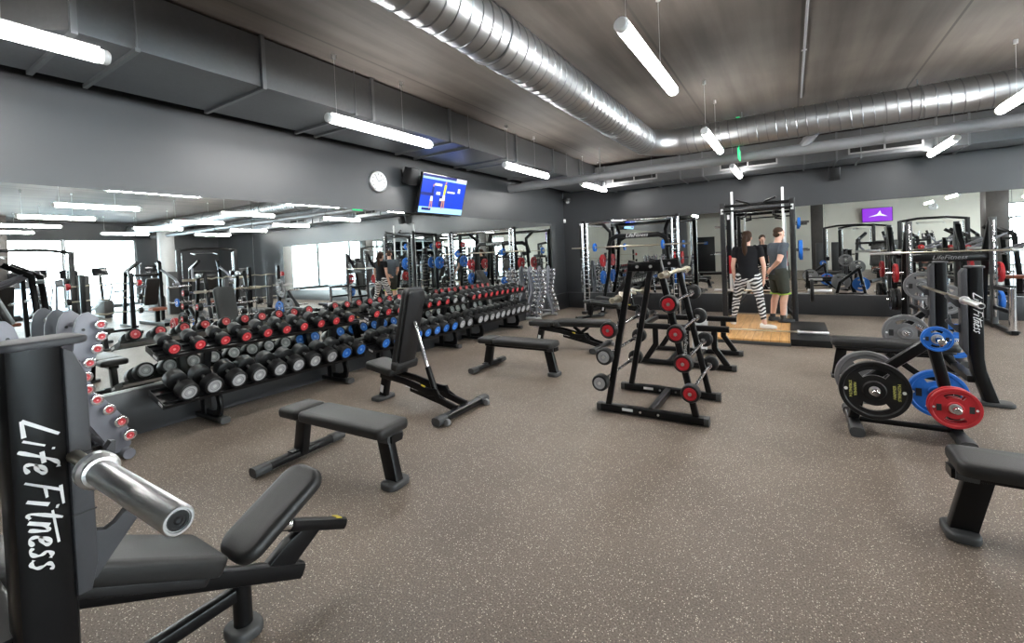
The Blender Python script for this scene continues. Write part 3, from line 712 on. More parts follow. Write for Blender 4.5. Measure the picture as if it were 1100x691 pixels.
make_adj('black adjustable bench with raised backrest inside the corner smith machine', (-3.38, 10.3, 0), R(0), 55)

# ------------------------------------------------------------------ weight plates, bars
def plate_mesh(Rr, Th, slots=(90, 270), half=34, s0=.52, s1=.72, hole=.026):
    mb = MB(); seg = 60; rad = [hole, .3*Rr, .34*Rr, s0*Rr, s1*Rr, .84*Rr, .88*Rr, .985*Rr, Rr]
    zz = [Th*.5, Th*.5, Th*.3, Th*.3, Th*.3, Th*.3, Th*.5, Th*.5, Th*.36]
    gr = {}
    for sd in (1, -1):
        for i, r in enumerate(rad):
            for j in range(seg): gr[sd, i, j] = mb.bm.verts.new((r*math.cos(2*PI*j/seg), r*math.sin(2*PI*j/seg), sd*zz[i]))
    def hol(i, j):
        if i != 3: return False
        a = (j+.5)*360/seg
        return any(abs((a-s+180) % 360-180) < half for s in slots)
    for i in range(len(rad)-1):
        for j in range(seg):
            k = (j+1) % seg
            if hol(i, j):
                for (i0, j0), (i1, j1), nb in (((i, j), (i, k), True), ((i+1, k), (i+1, j), True), ((i, k), (i+1, k), not hol(i, k)), ((i+1, j), (i, j), not hol(i, j-1))):
                    if nb: mb._face([gr[1, i0, j0], gr[1, i1, j1], gr[-1, i1, j1], gr[-1, i0, j0]])
                continue
            mb._face([gr[1, i, j], gr[1, i, k], gr[1, i+1, k], gr[1, i+1, j]]); mb._face([gr[-1, i, k], gr[-1, i, j], gr[-1, i+1, j], gr[-1, i+1, k]])
    for i in (0, len(rad)-1):
        for j in range(seg):
            k = (j+1) % seg
            mb._face([gr[1, i, j], gr[1, i, k], gr[-1, i, k], gr[-1, i, j]])
    return mb
def plate(lab, loc, axis, Rr, Th, mat, face=-1, spin=0., grp='weight plates', deco=True, textm=None):
    """axis 'x' or 'y'; face: which side the print is on"""
    t = thing('weight_plate', lab, 'weight plate', loc, 0, grp)
    base = (RX(PI/2) if axis == 'y' else RY(PI/2)) @ RZ(spin)
    mb = plate_mesh(Rr, Th); bmesh.ops.transform(mb.bm, matrix=base, verts=mb.bm.verts)
    mb.build('disc', mat, t, None, 30)
    fz = face*(1 if axis == 'x' else -1)
    mb = MB()
    mb.lathe([(.026, -Th*.53), (.036, -Th*.53), (.036, Th*.53), (.026, Th*.53), (.026, -Th*.53)], (0, 0, 0), (0, 0, 1), 20); bmesh.ops.transform(mb.bm, matrix=base, verts=mb.bm.verts)
    mb.build('hub_ring', steel, t)
    if deco:
        for s in (-1, 1):
            m2 = MB().box((s*Rr*.6, 0, fz*Th*.302), (Rr*.2, Rr*.34, .002)); bmesh.ops.transform(m2.bm, matrix=base, verts=m2.bm.verts); m2.build('print_panel', inkk, t)
            m2 = MB().cyl((s*Rr*.79, 0, fz*Th*.3), (s*Rr*.79, 0, fz*(Th*.3+.002)), Rr*.055, 14); bmesh.ops.transform(m2.bm, matrix=base, verts=m2.bm.verts); m2.build('weight_mark', inkw, t)
    if textm and axis == 'y':
        for s in (-1, 1):
            for li, tx in enumerate(('HAMMER', 'STRENGTH')):
                text('lettering', tx, Rr*.115, textm, t, (s*Rr*(.6)+(li-.5)*Rr*.13*-s*-1, face*(Th*.3+.003), 0), (PI/2, PI/2*-s, 0), .0006)
    return t
def barbell(lab, p0, p1, cl=.42, grp='barbells'):
    p0, p1 = Vector(p0), Vector(p1); d = (p1-p0).normalized(); c = (p0+p1)/2
    t = thing('barbell', lab, 'barbell', c, 0, grp); h = (p1-p0).length/2
    MB().cyl(-d*(h-cl), d*(h-cl), .0145, 14).build('shaft', cream, t)
    for s in (-1, 1):
        sl = MB().lathe([(0, h-cl-.005), (.036, h-cl-.005), (.038, h-cl), (.038, h-cl+.02), (.031, h-cl+.025), (.031, h-cl+.034), (.0252, h-cl+.036), (.0252, h-.004), (.0225, h), (.019, h), (.018, h-.004), (0, h-.004)], (0, 0, 0), d*s, 28).build('sleeve', steel, t)
        MB().lathe([(.0165, h-.0042), (.0165, h-.0015), (.012, h-.0015), (.012, h-.003), (.007, h-.003), (.004, h-.0005), (0, h-.0005)], (0, 0, 0), d*s, 20).build('sleeve_cap', blackm, sl)
    return t

# ------------------------------------------------------------------ A-frame stand with fixed barbells
a = thing('barbell_stand', 'black A-frame barbell stand in the middle of the floor', 'barbell stand', (-1.13, 4.43, 0))
ZT = 1.44
def upx(z, s): return s*(.395-(.395-.12)*(z-.06)/(ZT-.06))
for y in (-.36, .36):
    f = MB().bar([(-.48, y, .045), (.48, y, .045)], .085, .07, .015).build('base_bar', black, a)
    for s in (-1, 1):
        MB().bar([(s*.46, y, .045), (s*.5, y, .045)], .09, .075, .02).build('end_cap', plastic, f)
        MB().bar([(upx(.06, s), y, .06), (upx(ZT, s), y, ZT)], .055, .055, .012, up=(0, 1, 0)).build('upright', black, a)
    tp = MB().box((0, y-.034, ZT-.055), (.3, .012, .085), bev=.005).build('top_plate', black, a)
    for s in (-1, 1): MB().cyl((s*.06, y-.04, ZT-.055), (s*.06, y-.05, ZT-.055), .014, 14).build('bolt', steel, tp)
    for s in (-.08, .08): MB().cyl((s, y-.0425, .05), (s, y-.05, .05), .01, 10).build('bolt', steel, f)
    MB().box((-.2, y-.0435, .055), (.1, .002, .025)).build('label', inkw, f)
MB().bar([(0, -.36, .05), (0, .36, .05)], .06, .06).build('cross_bar', black, a)
LV = {-1: [.33, .575, .82], 1: [.33, .575, .82, 1.07]}
for s in (-1, 1):
    for z in LV[s]+[1.09 if s < 0 else 1.31]:
        mb = MB()
        for y in (-.36, .36): mb.tube([(upx(z, s)+s*.02, y, z-.025), (upx(z, s)+s*.055, y, z-.022), (upx(z, s)+s*.075, y, z+.005)], .009, 8)
        mb.build('cradle', chrome, a)
def fixed_barbell(lab, loc, capm):
    t = thing('fixed_barbell', lab, 'barbell', loc, 0, 'fixed barbells on the A-frame stand')
    MB().cyl((0, -.5, 0), (0, .5, 0), .015, 14).build('handle', chrome, t)
    for s in (-1, 1):
        MB().lathe([(.015, .42), (.03, .42), (.03, .5), (.015, .5)], (0, 0, 0), (0, s, 0), 18).build('sleeve_collar', chrome, t)
        MB().lathe([(0, 0), (.05, 0), (.068, .008), (.076, .016), (.076, .075), (.07, .088), (.062, .09), (.058, .086), (0, .086)], (0, s*.5, 0), (0, s, 0), 28).build('head', rubber, t)
        MB().lathe([(0, .086), (.053, .086), (.053, .089), (.048, .0905), (.043, .0905), (.041, .088), (.036, .088), (.034, .0905), (.02, .0905), (.019, .088), (0, .088)], (0, s*.5, 0), (0, s, 0), 24).build('end_cap', capm, t)
        MB().lathe([(.0, .0885), (.014, .0885), (.014, .095), (0, .096)], (0, s*.5, 0), (0, s, 0), 16).build('end_bolt', steel, t)
lv = ['lowest', 'second lowest', 'third lowest', 'fourth lowest']
LEV_COL = {-1: [capgrey, capgrey, capred], 1: [capred]*4}
capsolid = {}
for nm, cc in (('red_barbell_cap', (.45, .012, .022)), ('grey_barbell_cap', (.33, .33, .34))): capsolid[nm] = M(nm, cc, .4, 0, 40, .1)
for s in (-1, 1):
    for i, z in enumerate(LV[s]):
        isred = LEV_COL[s][i] is capred
        fixed_barbell('fixed barbell with %s end discs, %s on the %s side of A-frame stand' % ('red' if isred else 'grey', lv[i], 'left' if s < 0 else 'right'), (-1.13+upx(z, s)+s*.05, 4.43, z+.002), capsolid['red_barbell_cap' if isred else 'grey_barbell_cap'])
for s, z in ((-1, 1.09), (1, 1.31)):
    t = thing('curl_bar', 'bare zigzag curl bar at the top of the A-frame stand, %s side' % ('left' if s < 0 else 'right'), 'curl bar', (-1.13+upx(z, s)+s*.05, 4.43, z+.004), 0, 'curl bars')
    MB().tube([(0, -.42, 0), (0, -.3, 0), (s*.055, -.2, .03), (0, -.1, 0), (s*.03, 0, .02), (0, .1, 0), (s*.055, .2, .03), (0, .3, 0), (0, .42, 0)], .0145, 12).build('shaft', cream, t)
    for q in (-1, 1):
        MB().lathe([(0, .4), (.036, .4), (.036, .425), (.0255, .427), (.0255, .6), (.02, .602), (.017, .595), (0, .595)], (0, 0, 0), (0, q, 0), 22).build('sleeve', cream, t)

# ------------------------------------------------------------------ low dip frame behind it
d = thing('dip_frame', 'low black tubular frame with two parallel top bars behind the barbell stand', 'exercise frame', (-1.2, 6.43, 0))
for y in (-.43, .43):
    f = MB().bar([(-.58, y, .04), (.58, y, .04)], .08, .065, .02).build('base_bar', black, d)
    for s in (-1, 1): MB().bar([(s*.55, y, .04), (s*.6, y, .04)], .084, .07, .02).build('end_cap', plastic, f)
    MB().bar([(-.6, y, .51), (.53, y, .51)], .07, .075, .02).build('top_bar', black, d)
    for s in (-1, 1): MB().bar([(s*.36, y, .48), (s*.36, y, .27), (s*.5, y, .06)], .07, .06, .015, up=(0, 1, 0)).build('leg', black, d)
for x in (-.2, .1): MB().bar([(x, -.43, .05), (x, .43, .05)], .06, .05).build('cross_bar', black, d)
MB().bar([(-.55, -.43, .5), (-.55, .43, .5)], .06, .06).build('cross_bar', black, d)
po = MB().bar([(-.02, -.2, .05), (-.02, -.2, .46)], .08, .05, up=(0, 1, 0)).build('centre_post', black, d)
text('lettering', 'LifeFitness', .07, inkw, po, (-.02, -.232, .26), (PI/2, PI/2, 0), shear=.3)
tw = thing('towel', 'white towel hanging over the rear bar of the low dip frame', 'towel', (-1.15, 6.86, 0))
mb = MB(); nx, prof = 12, [(-.05, .07), (-.052, .3), (-.055, .48), (-.045, .55), (0, .556), (.045, .55), (.055, .46), (.053, .3)]
g = [[mb.bm.verts.new((-.1+.2*i/nx, y+.01*math.sin(i*1.3+z*9), z+(.004*math.sin(i*2.1) if z < .5 else 0))) for i in range(nx+1)] for y, z in prof]
for r0, r1_ in zip(g, g[1:]):
    for i in range(nx): mb._face([r0[i], r0[i+1], r1_[i+1], r1_[i]])
bmesh.ops.solidify(mb.bm, geom=list(mb.bm.faces), thickness=.006)
mb.build('cloth', towelm, tw, None, 60)
# ------------------------------------------------------------------ incline bench station, near left
k = thing('incline_bench_station', 'black olympic incline bench station in the near left corner, white lettering on its post', 'bench', (-1.95, .3, 0))
def lp(x, y, z): return (x+1.95, y-.3, z)
for s, lx in ((1, -1.475), (-1, -2.425)):
    face = lx+.055*s
    p = MB().bar([lp(lx, .268, .0), lp(lx, .268, 1.385)], .11, .1, .022, up=(0, 1, 0)).build('upright', black, k)
    mb = MB().pad(.114, .148, .018, T(lx+1.95, .288-.3, 1.402), .03, .006)
    mb.build('top_cap', guardm, p)
    gd = [(.318, .93), (.33, .86), (.352, .82), (.355, 1.30), (.335, 1.365), (.318, 1.375)]
    gd = [(.312, .80), (.338, .80), (.352, .86), (.352, 1.31), (.33, 1.37), (.312, 1.38)]
    MB().prism([(b_-.3, c_) for b_, c_ in gd], T(lx+1.95+.003*s, 0, 0) @ RZ(PI/2) @ RX(PI/2), .108, .006).build('guard', guardm, p)
    for z in (.99, 1.13): MB().box((lx+1.95+.058*s, .332-.3, z), (.002, .042, .003)).build('guard_seam', inkk, p)
    for zz in (.90,):
        hk = [(.34, zz-.11), (.365, zz-.085), (.462, zz+.03), (.468, zz+.055), (.455, zz+.07), (.438, zz+.062), (.405, zz+.02), (.385, zz+.012), (.368, zz+.02), (.34, zz+.04)]
        hk = [(b_-.01, c_) for b_, c_ in hk]
        MB().prism([(b_-.3, c_) for b_, c_ in hk], T(lx+1.95+.02*s, 0, 0) @ RZ(PI/2) @ RX(PI/2), .022, .004).build('bar_hook', guardm, p)
    MB().prism([(b_-.3, c_) for b_, c_ in [(.335, 1.0), (.37, 1.03), (.40, 1.085), (.405, 1.125), (.392, 1.13), (.37, 1.085), (.345, 1.08), (.335, 1.1)]], T(lx+1.95+.02*s, 0, 0) @ RZ(PI/2) @ RX(PI/2), .022, .004).build('bar_hook', guardm, p)
    mb = MB()
    # reads downwards on the outer face: u -> -Z, v -> +Y
    mt = Matrix(((0, 0, s, face+1.95+.0005*s), (0, 1, 0, .24-.3), (-1, 0, 0, 1.235), (0, 0, 0, 1)))
    if s < 0: mt = Matrix(((0, 0, s, face+1.95+.0005*s), (0, -1, 0, .30-.3), (-1, 0, 0, 1.285), (0, 0, 0, 1)))
    brush(mb, 'Life Fitness', mt, .058, .6, .095)
    mb.build('lettering', inkw, p)
    MB().pad(.3, .2, .04, T(lx+1.95, .27-.3, .04), .05, .01).build('foot_plate', plastic, p)
    MB().bar([lp(lx, .22, .06), lp(lx, -.35, .06)], .08, .06).build('rear_foot', black, k)
SL = math.atan2(.218, .39)        # slope of the backrest
bp_ = T(0, .44-.3, .672) @ RX(-SL)
MB().pad(.3, .98, .07, bp_ @ T(0, -.06, 0), .028, .016).build('back_pad', vinyl, k)
MB().pad(.26, .94, .035, bp_ @ T(0, -.06, -.068), .04, .008).build('backrest_plate', blackm, k)
MB().bar([lp(-1.95, -.06, .80), lp(-1.95, .44, .52), lp(-1.95, 1.16, .15)], .075, .07, .02).build('main_beam', black, k)
MB().bar([lp(-2.42, .22, .72), lp(-1.48, .22, .72)], .06, .06).build('cross_bar', black, k)
MB().bar([lp(-2.42, .22, .2), lp(-1.48, .22, .2)], .06, .06).build('cross_bar', black, k)
MB().bar([lp(-1.95, .22, .2), lp(-1.95, .88, .22)], .05, .05).build('lower_brace', black, k)
MB().cyl(lp(-1.99, .93, .03), lp(-1.99, .93, .24), .036, 18).build('front_leg', black, k)
MB().pad(.14, .13, .05, T(-.04, .93-.3, .052), .05, .014).build('foot_plate', plastic, k)
sp_ = T(0, .865-.3, .415) @ RX(math.atan2(.19, .36)*1.05)
MB().pad(.235, .42, .06, sp_ @ T(.045, .19, .02), .075, .025).build('seat_pad', vinyl, k)
MB().box((0, 0, 0), (.2, .32, .012)).build('seat_plate', blackm, k).matrix_local = sp_ @ T(0, .2, -.045)
MB().bar([lp(-1.95, 1.13, .37), lp(-1.95, 1.40, .235)], .06, .055, .02).build('seat_arm', black, k)
MB().cyl(lp(-1.95, 1.02, .42), lp(-1.95, 1.15, .362), .025, 14).build('seat_slide', chrome, k)
MB().prism([(1.0-.3, .25), (1.13-.3, .2), (1.3-.3, .31), (1.2-.3, .34), (1.1-.3, .31)], RZ(PI/2) @ RX(PI/2), .05, .004).build('gusset', black, k)
MB().box(lp(-1.95, 1.37, .282), (.04, .03, .004), rot=(-R(26), 0, 0)).build('sticker', yellow, k)
barbell('shiny olympic barbell racked on the near left incline station', (-3.02, .322, 1.125), (-.885, .322, 1.125), .40)

# ------------------------------------------------------------------ olympic flat bench, right
g = thing('olympic_flat_bench', 'black olympic flat bench on the right with two lettered posts', 'bench', (1.35, 6.2, 0))
def gp(x, y, z): return (x-1.35, y-6.2, z)
for s, y in ((-1, 5.66), (1, 6.76)):
    p = MB().bar([gp(1.5, y, .0), gp(1.415, y, .3), gp(1.4, y, .42), gp(1.4, y, 1.25)], .1, .115, .025, up=(0, 1, 0)).build('upright', black, g)
    MB().pad(.13, .115, .02, T(1.4-1.35, y-6.2, 1.262), .03, .008).build('top_cap', guardm, p)
    MB().prism([(1.30, .52), (1.345, .44), (1.345, 1.24), (1.325, 1.24), (1.30, 1.2)], T(-1.35, y-6.2, 0) @ RX(PI/2), .1, .006).build('guard', guardm, p)
    for zz in (.7, .93):
        hk = [(1.31, zz-.06), (1.275, zz-.045), (1.20, zz+.045), (1.2, zz+.06), (1.215, zz+.07), (1.26, zz+.015), (1.285, zz+.015), (1.31, zz+.04)]
        MB().prism(hk, T(-1.35, y-6.2, 0) @ RX(PI/2), .025, .003).build('bar_hook', guardm, p)
    mb = MB(); yf = y-6.2+s*.058
    mt = Matrix(((-s*-1*-1, 0, 0, 0), (0, 0, s, yf), (0, 0, 0, 0), (0, 0, 0, 1)))
    # reads downwards: u -> -Z ; v -> +X on the -Y face
    mt = Matrix(((0, -s, 0, (1.375 if s < 0 else 1.425)-1.35), (0, 0, s, yf), (-1, 0, 0, 1.02), (0, 0, 0, 1)))
    brush(mb, 'Life Fitness', mt, .062, .55, .1); mb.build('lettering', inkw, p)
    MB().pad(.26, .16, .035, T(1.51-1.35, y-6.2, .035), .05, .01).build('foot_plate', plastic, p)
    MB().cyl(gp(1.42, y, .5), gp(1.42, y-s*.24, .5), .024, 16).build('plate_horn', chrome, g)
MB().bar([gp(1.38, 5.66, .22), gp(1.38, 6.76, .22)], .08, .06).build('cross_bar', black, g)
MB().pad(1.06, .29, .075, T(.88-1.35, 0, .45), .06, .025).build('seat_pad', vinyl, g)
MB().pad(1.0, .24, .03, T(.88-1.35, 0, .378), .05, .008).build('seat_plate', blackm, g)
MB().bar([gp(.42, 6.2, .34), gp(1.3, 6.2, .34), gp(1.38, 6.2, .22)], .07, .06, up=(0, 1, 0)).build('main_beam', black, g)
MB().bar([gp(.40, 6.2, .02), gp(.45, 6.2, .33)], .1, .06, up=(0, 1, 0)).build('front_leg', black, g)
MB().pad(.13, .2, .035, T(.41-1.35, 0, .035), .04, .01).build('foot_plate', plastic, g)
MB().bar([gp(.85, 6.2, .31), gp(1.1, 6.2, .1), gp(1.4, 6.2, .05)], .06, .05, up=(0, 1, 0)).build('lower_brace', black, g)
barbell('olympic barbell resting on the lettered posts of the right flat bench', (1.29, 5.06, .965), (1.29, 7.36, .965), .42)
plate('grey weight plate loaded on the far end of the bench barbell', (1.29, 7.0, .965), 'y', .17, .04, greym)

# ------------------------------------------------------------------ plate stand
f = f0 = thing('plate_stand', 'low black triangular stand holding red, blue and black weight plates', 'plate stand', (.7, 4.65, 0))
def fp(x, y, z): return (x-.7, y-4.65, z)
for x, y0, y1 in ((.40, 4.36, 4.94), (1.03, 4.36, 5.0)):
    ft = MB().bar([fp(x, y0, .04), fp(x, y1, .04)], .085, .065, .02).build('foot_bar', black, f)
    for a_, b_ in ((y0-.03, y0+.09), (y1-.09, y1+.03)): MB().bar([fp(x, a_, .041), fp(x, b_, .041)], .1, .075, .03).build('foot_cap', plastic, ft)
MB().tube([fp(.4, 4.62, .06), fp(1.03, 4.62, .06)], .022, 14).build('cross_bar', black, f)
MB().bar([fp(.40, 4.62, .06), fp(.47, 4.62, .36), fp(.6, 4.62, .48), fp(.95, 4.62, .79)], .075, .075, .02, up=(0, 1, 0)).build('sloping_tube', black, f)
MB().bar([fp(1.03, 4.62, .06), fp(.90, 4.62, .74)], .075, .075, .02, up=(0, 1, 0)).build('upright', black, f)
for x, z in ((.515, .375), (.965, .305), (.89, .79)):
    MB().cyl(fp(x, 4.62, z), fp(x, 4.28, z), .024, 18, .004).cyl(fp(x, 4.62, z), fp(x, 4.96, z), .024, 18, .004).build('plate_horn', chrome, f)
plate('big black weight plate with yellow print, front of the plate stand', (.515, 4.38, .375), 'y', .225, .05, rubber, -1, 0, textm=inky)
plate('big grey weight plate behind the black one, same low horn', (.515, 4.76, .375), 'y', .225, .05, greym)
plate('front red weight plate low on the plate stand', (.965, 4.36, .305), 'y', .145, .034, redm)
plate('second red weight plate tucked behind the front red one', (.965, 4.405, .305), 'y', .145, .034, redm)
plate('large blue weight plate behind the red ones on the plate stand', (.965, 4.82, .28), 'y', .19, .045, bluem)
plate('small blue weight plate on the top horn of the stand', (.89, 4.42, .79), 'y', .092, .03, bluem)
dup(f0, (1.34, 7.42, 0), 0, 'second black plate stand, half hidden behind the right flat bench')
plate('big grey weight plate on the low horn of the half-hidden plate stand', (1.155, 7.16, .375), 'y', .225, .05, greym)
plate('blue weight plate on the half-hidden plate stand behind the flat bench', (1.605, 7.16, .305), 'y', .2, .045, bluem)
plate('grey weight plate on the top horn of the half-hidden plate stand', (1.53, 7.2, .79), 'y', .18, .045, greym)

# ------------------------------------------------------------------ squat stand at the back right
h = thing('squat_stand', 'black and chrome squat stand with lettered crossbeam at back right', 'squat rack', (2.28, 10.4, 0))
def hp(x, y, z): return (x-2.28, y-10.4, z)
for s, x in ((-1, 1.76), (1, 2.8)):
    u_ = MB().bar([hp(x, 10.4, 0), hp(x, 10.4, 1.82)], .08, .09, .015, up=(0, 1, 0)).build('upright', plastic, h)
    MB().box(hp(x, 10.352, .98), (.03, .006, 1.6), bev=.002).build('chrome_strip', chrome, u_)
    mb = MB()
    for i in range(12): mb.tube([hp(x, 10.355, .5+i*.1), hp(x, 10.3, .5+i*.1), hp(x, 10.29, .52+i*.1)], .009, 8)
    mb.build('bar_catch', black, u_)
    MB().bar([hp(x, 10.45, 1.75), hp(x, 10.75, 1.25), hp(x, 10.95, .05)], .09, .07, up=(0, 1, 0)).build('rear_strut', black, h)
    MB().bar([hp(x, 10.95, .04), hp(x, 9.6, .04)], .08, .06).build('base_bar', black, h)
    MB().cyl(hp(x, 9.68, .03), hp(x, 9.68, .71), .045, 20, .008).build('front_post', chrome, h)
    MB().pad(.15, .15, .03, T(x-2.28, 9.68-10.4, .06), .06, .008).build('foot_plate', plastic, h)
    for z in (.67, .34): MB().bar([hp(x, 10.4, z), hp(x, 9.68, z)], .05, .06).build('side_rail', black, h)
    for z in (.42, .9): MB().cyl(hp(x+s*.05, 10.62, z), hp(x+s*.3, 10.62, z), .024, 14).build('plate_horn', chrome, h)
cb = MB().bar([hp(1.76, 10.47, 1.17), hp(2.8, 10.47, 1.17)], .14, .05, .02, up=(0, 1, 0)).build('crossbeam', black, h)
cb = MB().box(hp(2.28, 10.45, 1.17), (1.0, .05, .12), bev=.01).build('lettering_panel', black, h)
text('lettering', 'LifeFitness', .105, greym, cb, hp(2.28, 10.423, 1.17), (PI/2, 0, 0), shear=.3)
barbell('long olympic barbell racked across the back right squat stand', (1.2, 10.3, 1.275), (3.4, 10.3, 1.275), .42)
plate('black weight plate on the left side horn of the squat stand', (1.62, 10.62, .42), 'x', .2, .05, rubber)
plate('second black weight plate further out on the same left horn', (1.54, 10.62, .42), 'x', .2, .05, rubber)
plate('red weight plate on the right side horn of the squat stand', (2.93, 10.62, .9), 'x', .17, .05, redm)
plate('red weight plate at the left of the squat stand, upper horn', (1.6, 10.62, .9), 'x', .17, .05, redm)
plate('blue weight plate on the lower right horn of the squat stand', (2.93, 10.62, .42), 'x', .17, .05, bluem)

# ------------------------------------------------------------------ smith machine in the corner
s_ = thing('smith_machine', 'chrome and black smith machine in the far left corner', 'smith machine', (-3.22, 10.4, 0))
def sp(x, y, z): return (x+3.22, y-10.4, z)
for s, x in ((-1, -4.32), (1, -2.12)):
    MB().bar([sp(x, 10.3, 0), sp(x, 10.3, 2.28)], .09, .1, .015, up=(0, 1, 0)).build('upright', black, s_)
    MB().cyl(sp(x-s*.1, 10.24, .05), sp(x-s*.1, 10.24, 2.22), .02, 14).build('guide_rod', chrome, s_)
    MB().cyl(sp(x+s*.02, 10.235, .05), sp(x+s*.02, 10.235, 2.22), .026, 14).build('chrome_column', chrome, s_)
    MB().bar([sp(x, 10.1, .04), sp(x, 11.1, .04)], .12, .07, .02).build('base_bar', blackm, s_)
    MB().bar([sp(x-s*.12, 11.0, .0), sp(x-s*.35, 11.0, 1.0), sp(x-s*.42, 11.0, 2.0), sp(x-s*.3, 10.8, 2.2), sp(x, 10.35, 2.24)], .08, .06, .015, up=(0, 1, 0)).build('rear_arch', black, s_)
    mb = MB()
    for i in range(16): mb.cyl(sp(x-s*.03, 10.24, .3+i*.11), sp(x-s*.09, 10.22, .3+i*.11), .008, 8)
    mb.build('catch_peg', steel, s_)
    for z in (.85, 1.28): MB().cyl(sp(x-s*.3, 10.98, z), sp(x-s*.05, 10.98, z), .024, 12).build('plate_horn', chrome, s_)
MB().tube([sp(-4.32, 10.3, 2.22), sp(-2.12, 10.3, 2.22)], .032, 14).build('top_bar', chrome, s_)
MB().bar([sp(-4.32, 10.42, 2.25), sp(-2.12, 10.42, 2.25)], .06, .05).build('top_bar', black, s_)
bm_ = MB().bar([sp(-3.98, 10.98, 1.55), sp(-3.9, 10.98, 1.8), sp(-3.75, 10.98, 1.88), sp(-2.7, 10.98, 1.88), sp(-2.55, 10.98, 1.8), sp(-2.47, 10.98, 1.55)], .11, .06, .02, up=(0, 1, 0)).build('crossbeam', black, s_)
text('lettering', 'LifeFitness', .13, inkw, bm_, sp(-3.22, 10.945, 1.88), (PI/2, 0, 0), shear=.3)
sb = MB().cyl(sp(-4.62, 10.2, 1.62), sp(-1.85, 10.2, 1.62), .016, 14).build('smith_bar', cream, s_)
for s, x in ((-1, -4.42), (1, -2.02)):
    for i, (z, rr, mm, lab) in enumerate(((.85, .17, bluem, 'lower'), (1.28, .16, redm, 'upper'))):
        plate('%s weight plate on the %s rear horn of the smith machine, %s side' % ('blue' if mm is bluem else 'red', lab, 'left' if s < 0 else 'right'), (x-s*.3, 10.98, z), 'x', rr, .05, mm)
plate('small blue weight plate on the smith bar, left end', (-4.02, 10.2, 1.62), 'x', .1, .04, bluem, deco=False)
plate('small blue weight plate on the smith bar, right end', (-2.42, 10.2, 1.62), 'x', .1, .04, bluem, deco=False)

# ------------------------------------------------------------------ platform and cage with the two people
pl = thing('lifting_platform', 'low platform of pale wood with a black rubber strip at right, under the cage', 'platform', (-.35, 9.2, 0))
MB().box((-.25, -.08, .065), (1.1, 2.74, .03), bev=.003).build('wood_deck', woodm, pl)
MB().box((.56, -.50, .05), (.51, 1.8, .1), bev=.006).build('rubber_strip', rubber, pl)
MB().box((-.25, -.08, .025), (1.12, 2.78, .05), bev=.004).build('base_frame', plastic, pl)
c_ = thing('power_cage', 'tall black cage with pull-up bars around the two people', 'power cage', (-.55, 10.2, .08))
def cp(x, y, z): return (x+.55, y-10.2, z-.08)
for s, x in ((-1, -1.14), (1, .03)):
    for y, zt in ((9.72, 2.36), (10.72, 2.3)):
        u_ = MB().bar([cp(x, y, .08), cp(x, y, zt)], .09, .09, .008, up=(0, 1, 0)).build('upright', blackm if y < 10 else black, c_)
        mb = MB()
        for i in range(20): mb.cyl(cp(x-s*.046, y, .35+i*.09), cp(x-s*.044, y, .35+i*.09), .013, 10)
        mb.build('adjustment_hole', cream, u_)
        MB().box(cp(x, y-.047, zt-.16), (.045, .004, .1)).build('number_plate', inkw, u_)
    MB().bar([cp(x, 9.72, 2.3), cp(x, 10.72, 2.26)], .07, .07).build('side_beam', black, c_)
    MB().bar([cp(x, 9.72, .12), cp(x, 10.72, .12)], .07, .07).build('side_beam', black, c_)
    MB().cyl(cp(x-s*.15, 9.95, .1), cp(x-s*.15, 9.95, 2.6), .022, 14).build('guide_tube', white, c_)
    st = MB().box(cp(x-s*(.10 if s < 0 else .14), 9.86, 1.15), (.05, .02, .36), bev=.004).build('spotter_strap', redm, c_)
    MB().box(cp(x-s*(.10 if s < 0 else .14), 9.86, .8), (.045, .018, .34), bev=.004).build('strap_end', white, st)
    MB().bar([cp(x, 9.76, .56), cp(x, 10.68, .56)], .05, .05).build('safety_arm', black, c_)
    MB().bar([cp(x-s*.02, 10.2, .1), cp(x-s*.3, 10.7, .45)], .05, .04).build('diagonal_brace', black, c_)
    for z in (1.38, 1.94): MB().cyl(cp(x+s*.03, 10.72, z), cp(x+s*.28, 10.72, z), .022, 14).build('plate_horn', chrome, c_)
for y, z in ((9.72, 2.3), (10.72, 2.25)): MB().bar([cp(-1.14, y, z), cp(.03, y, z)], .07, .06).build('top_beam', black, c_)
MB().tube([cp(-1.14, 9.65, 2.2), cp(.03, 9.65, 2.2)], .018, 12).build('pull_up_bar', black, c_)
for s in (-1, 1): MB().tube([cp(-.55+s*.12, 9.72, 2.31), cp(-.55+s*.15, 9.6, 2.33), cp(-.55+s*.22, 9.52, 2.35), cp(-.55+s*.33, 9.5, 2.39)], .02, 12).build('angled_grip', black, c_)
for s in (-1, 1): MB().tube([cp(-.55+s*.25, 10.72, 2.2), cp(-.55+s*.25, 10.6, 2.12), cp(-.55+s*.37, 10.6, 2.1)], .018, 10).build('rear_grip', black, c_)
mb = MB()
for i in range(14): mb.box(cp(-1.0, 10.35, .5+i*.1), (.09, .14, .085), bev=.006)
mb.build('weight_stack', black, c_)
barbell('olympic barbell resting low across the cage beside the two people', (-1.35, 9.88, .635), (.6, 9.88, .635), .36)
plate('black weight plate on the right end of the cage barbell', (.3, 9.88, .635), 'x', .21, .05, rubber)
plate('blue weight plate on the upper right horn of the cage', (.14, 10.72, 1.94), 'x', .1, .05, bluem, deco=False)
plate('large blue weight plate on the middle right horn of the cage', (.16, 10.72, 1.38), 'x', .2, .06, bluem)
plate('red weight plate on the upper left horn of the cage', (-1.25, 10.72, 1.94), 'x', .1, .05, redm, deco=False)
plate('blue weight plate on the middle left horn of the cage', (-1.26, 10.72, 1.38), 'x', .19, .06, bluem)
barbell('olympic barbell lying on the front edge of the wooden platform', (-1.55, 8.25, .135), (.45, 8.25, .135), .40)
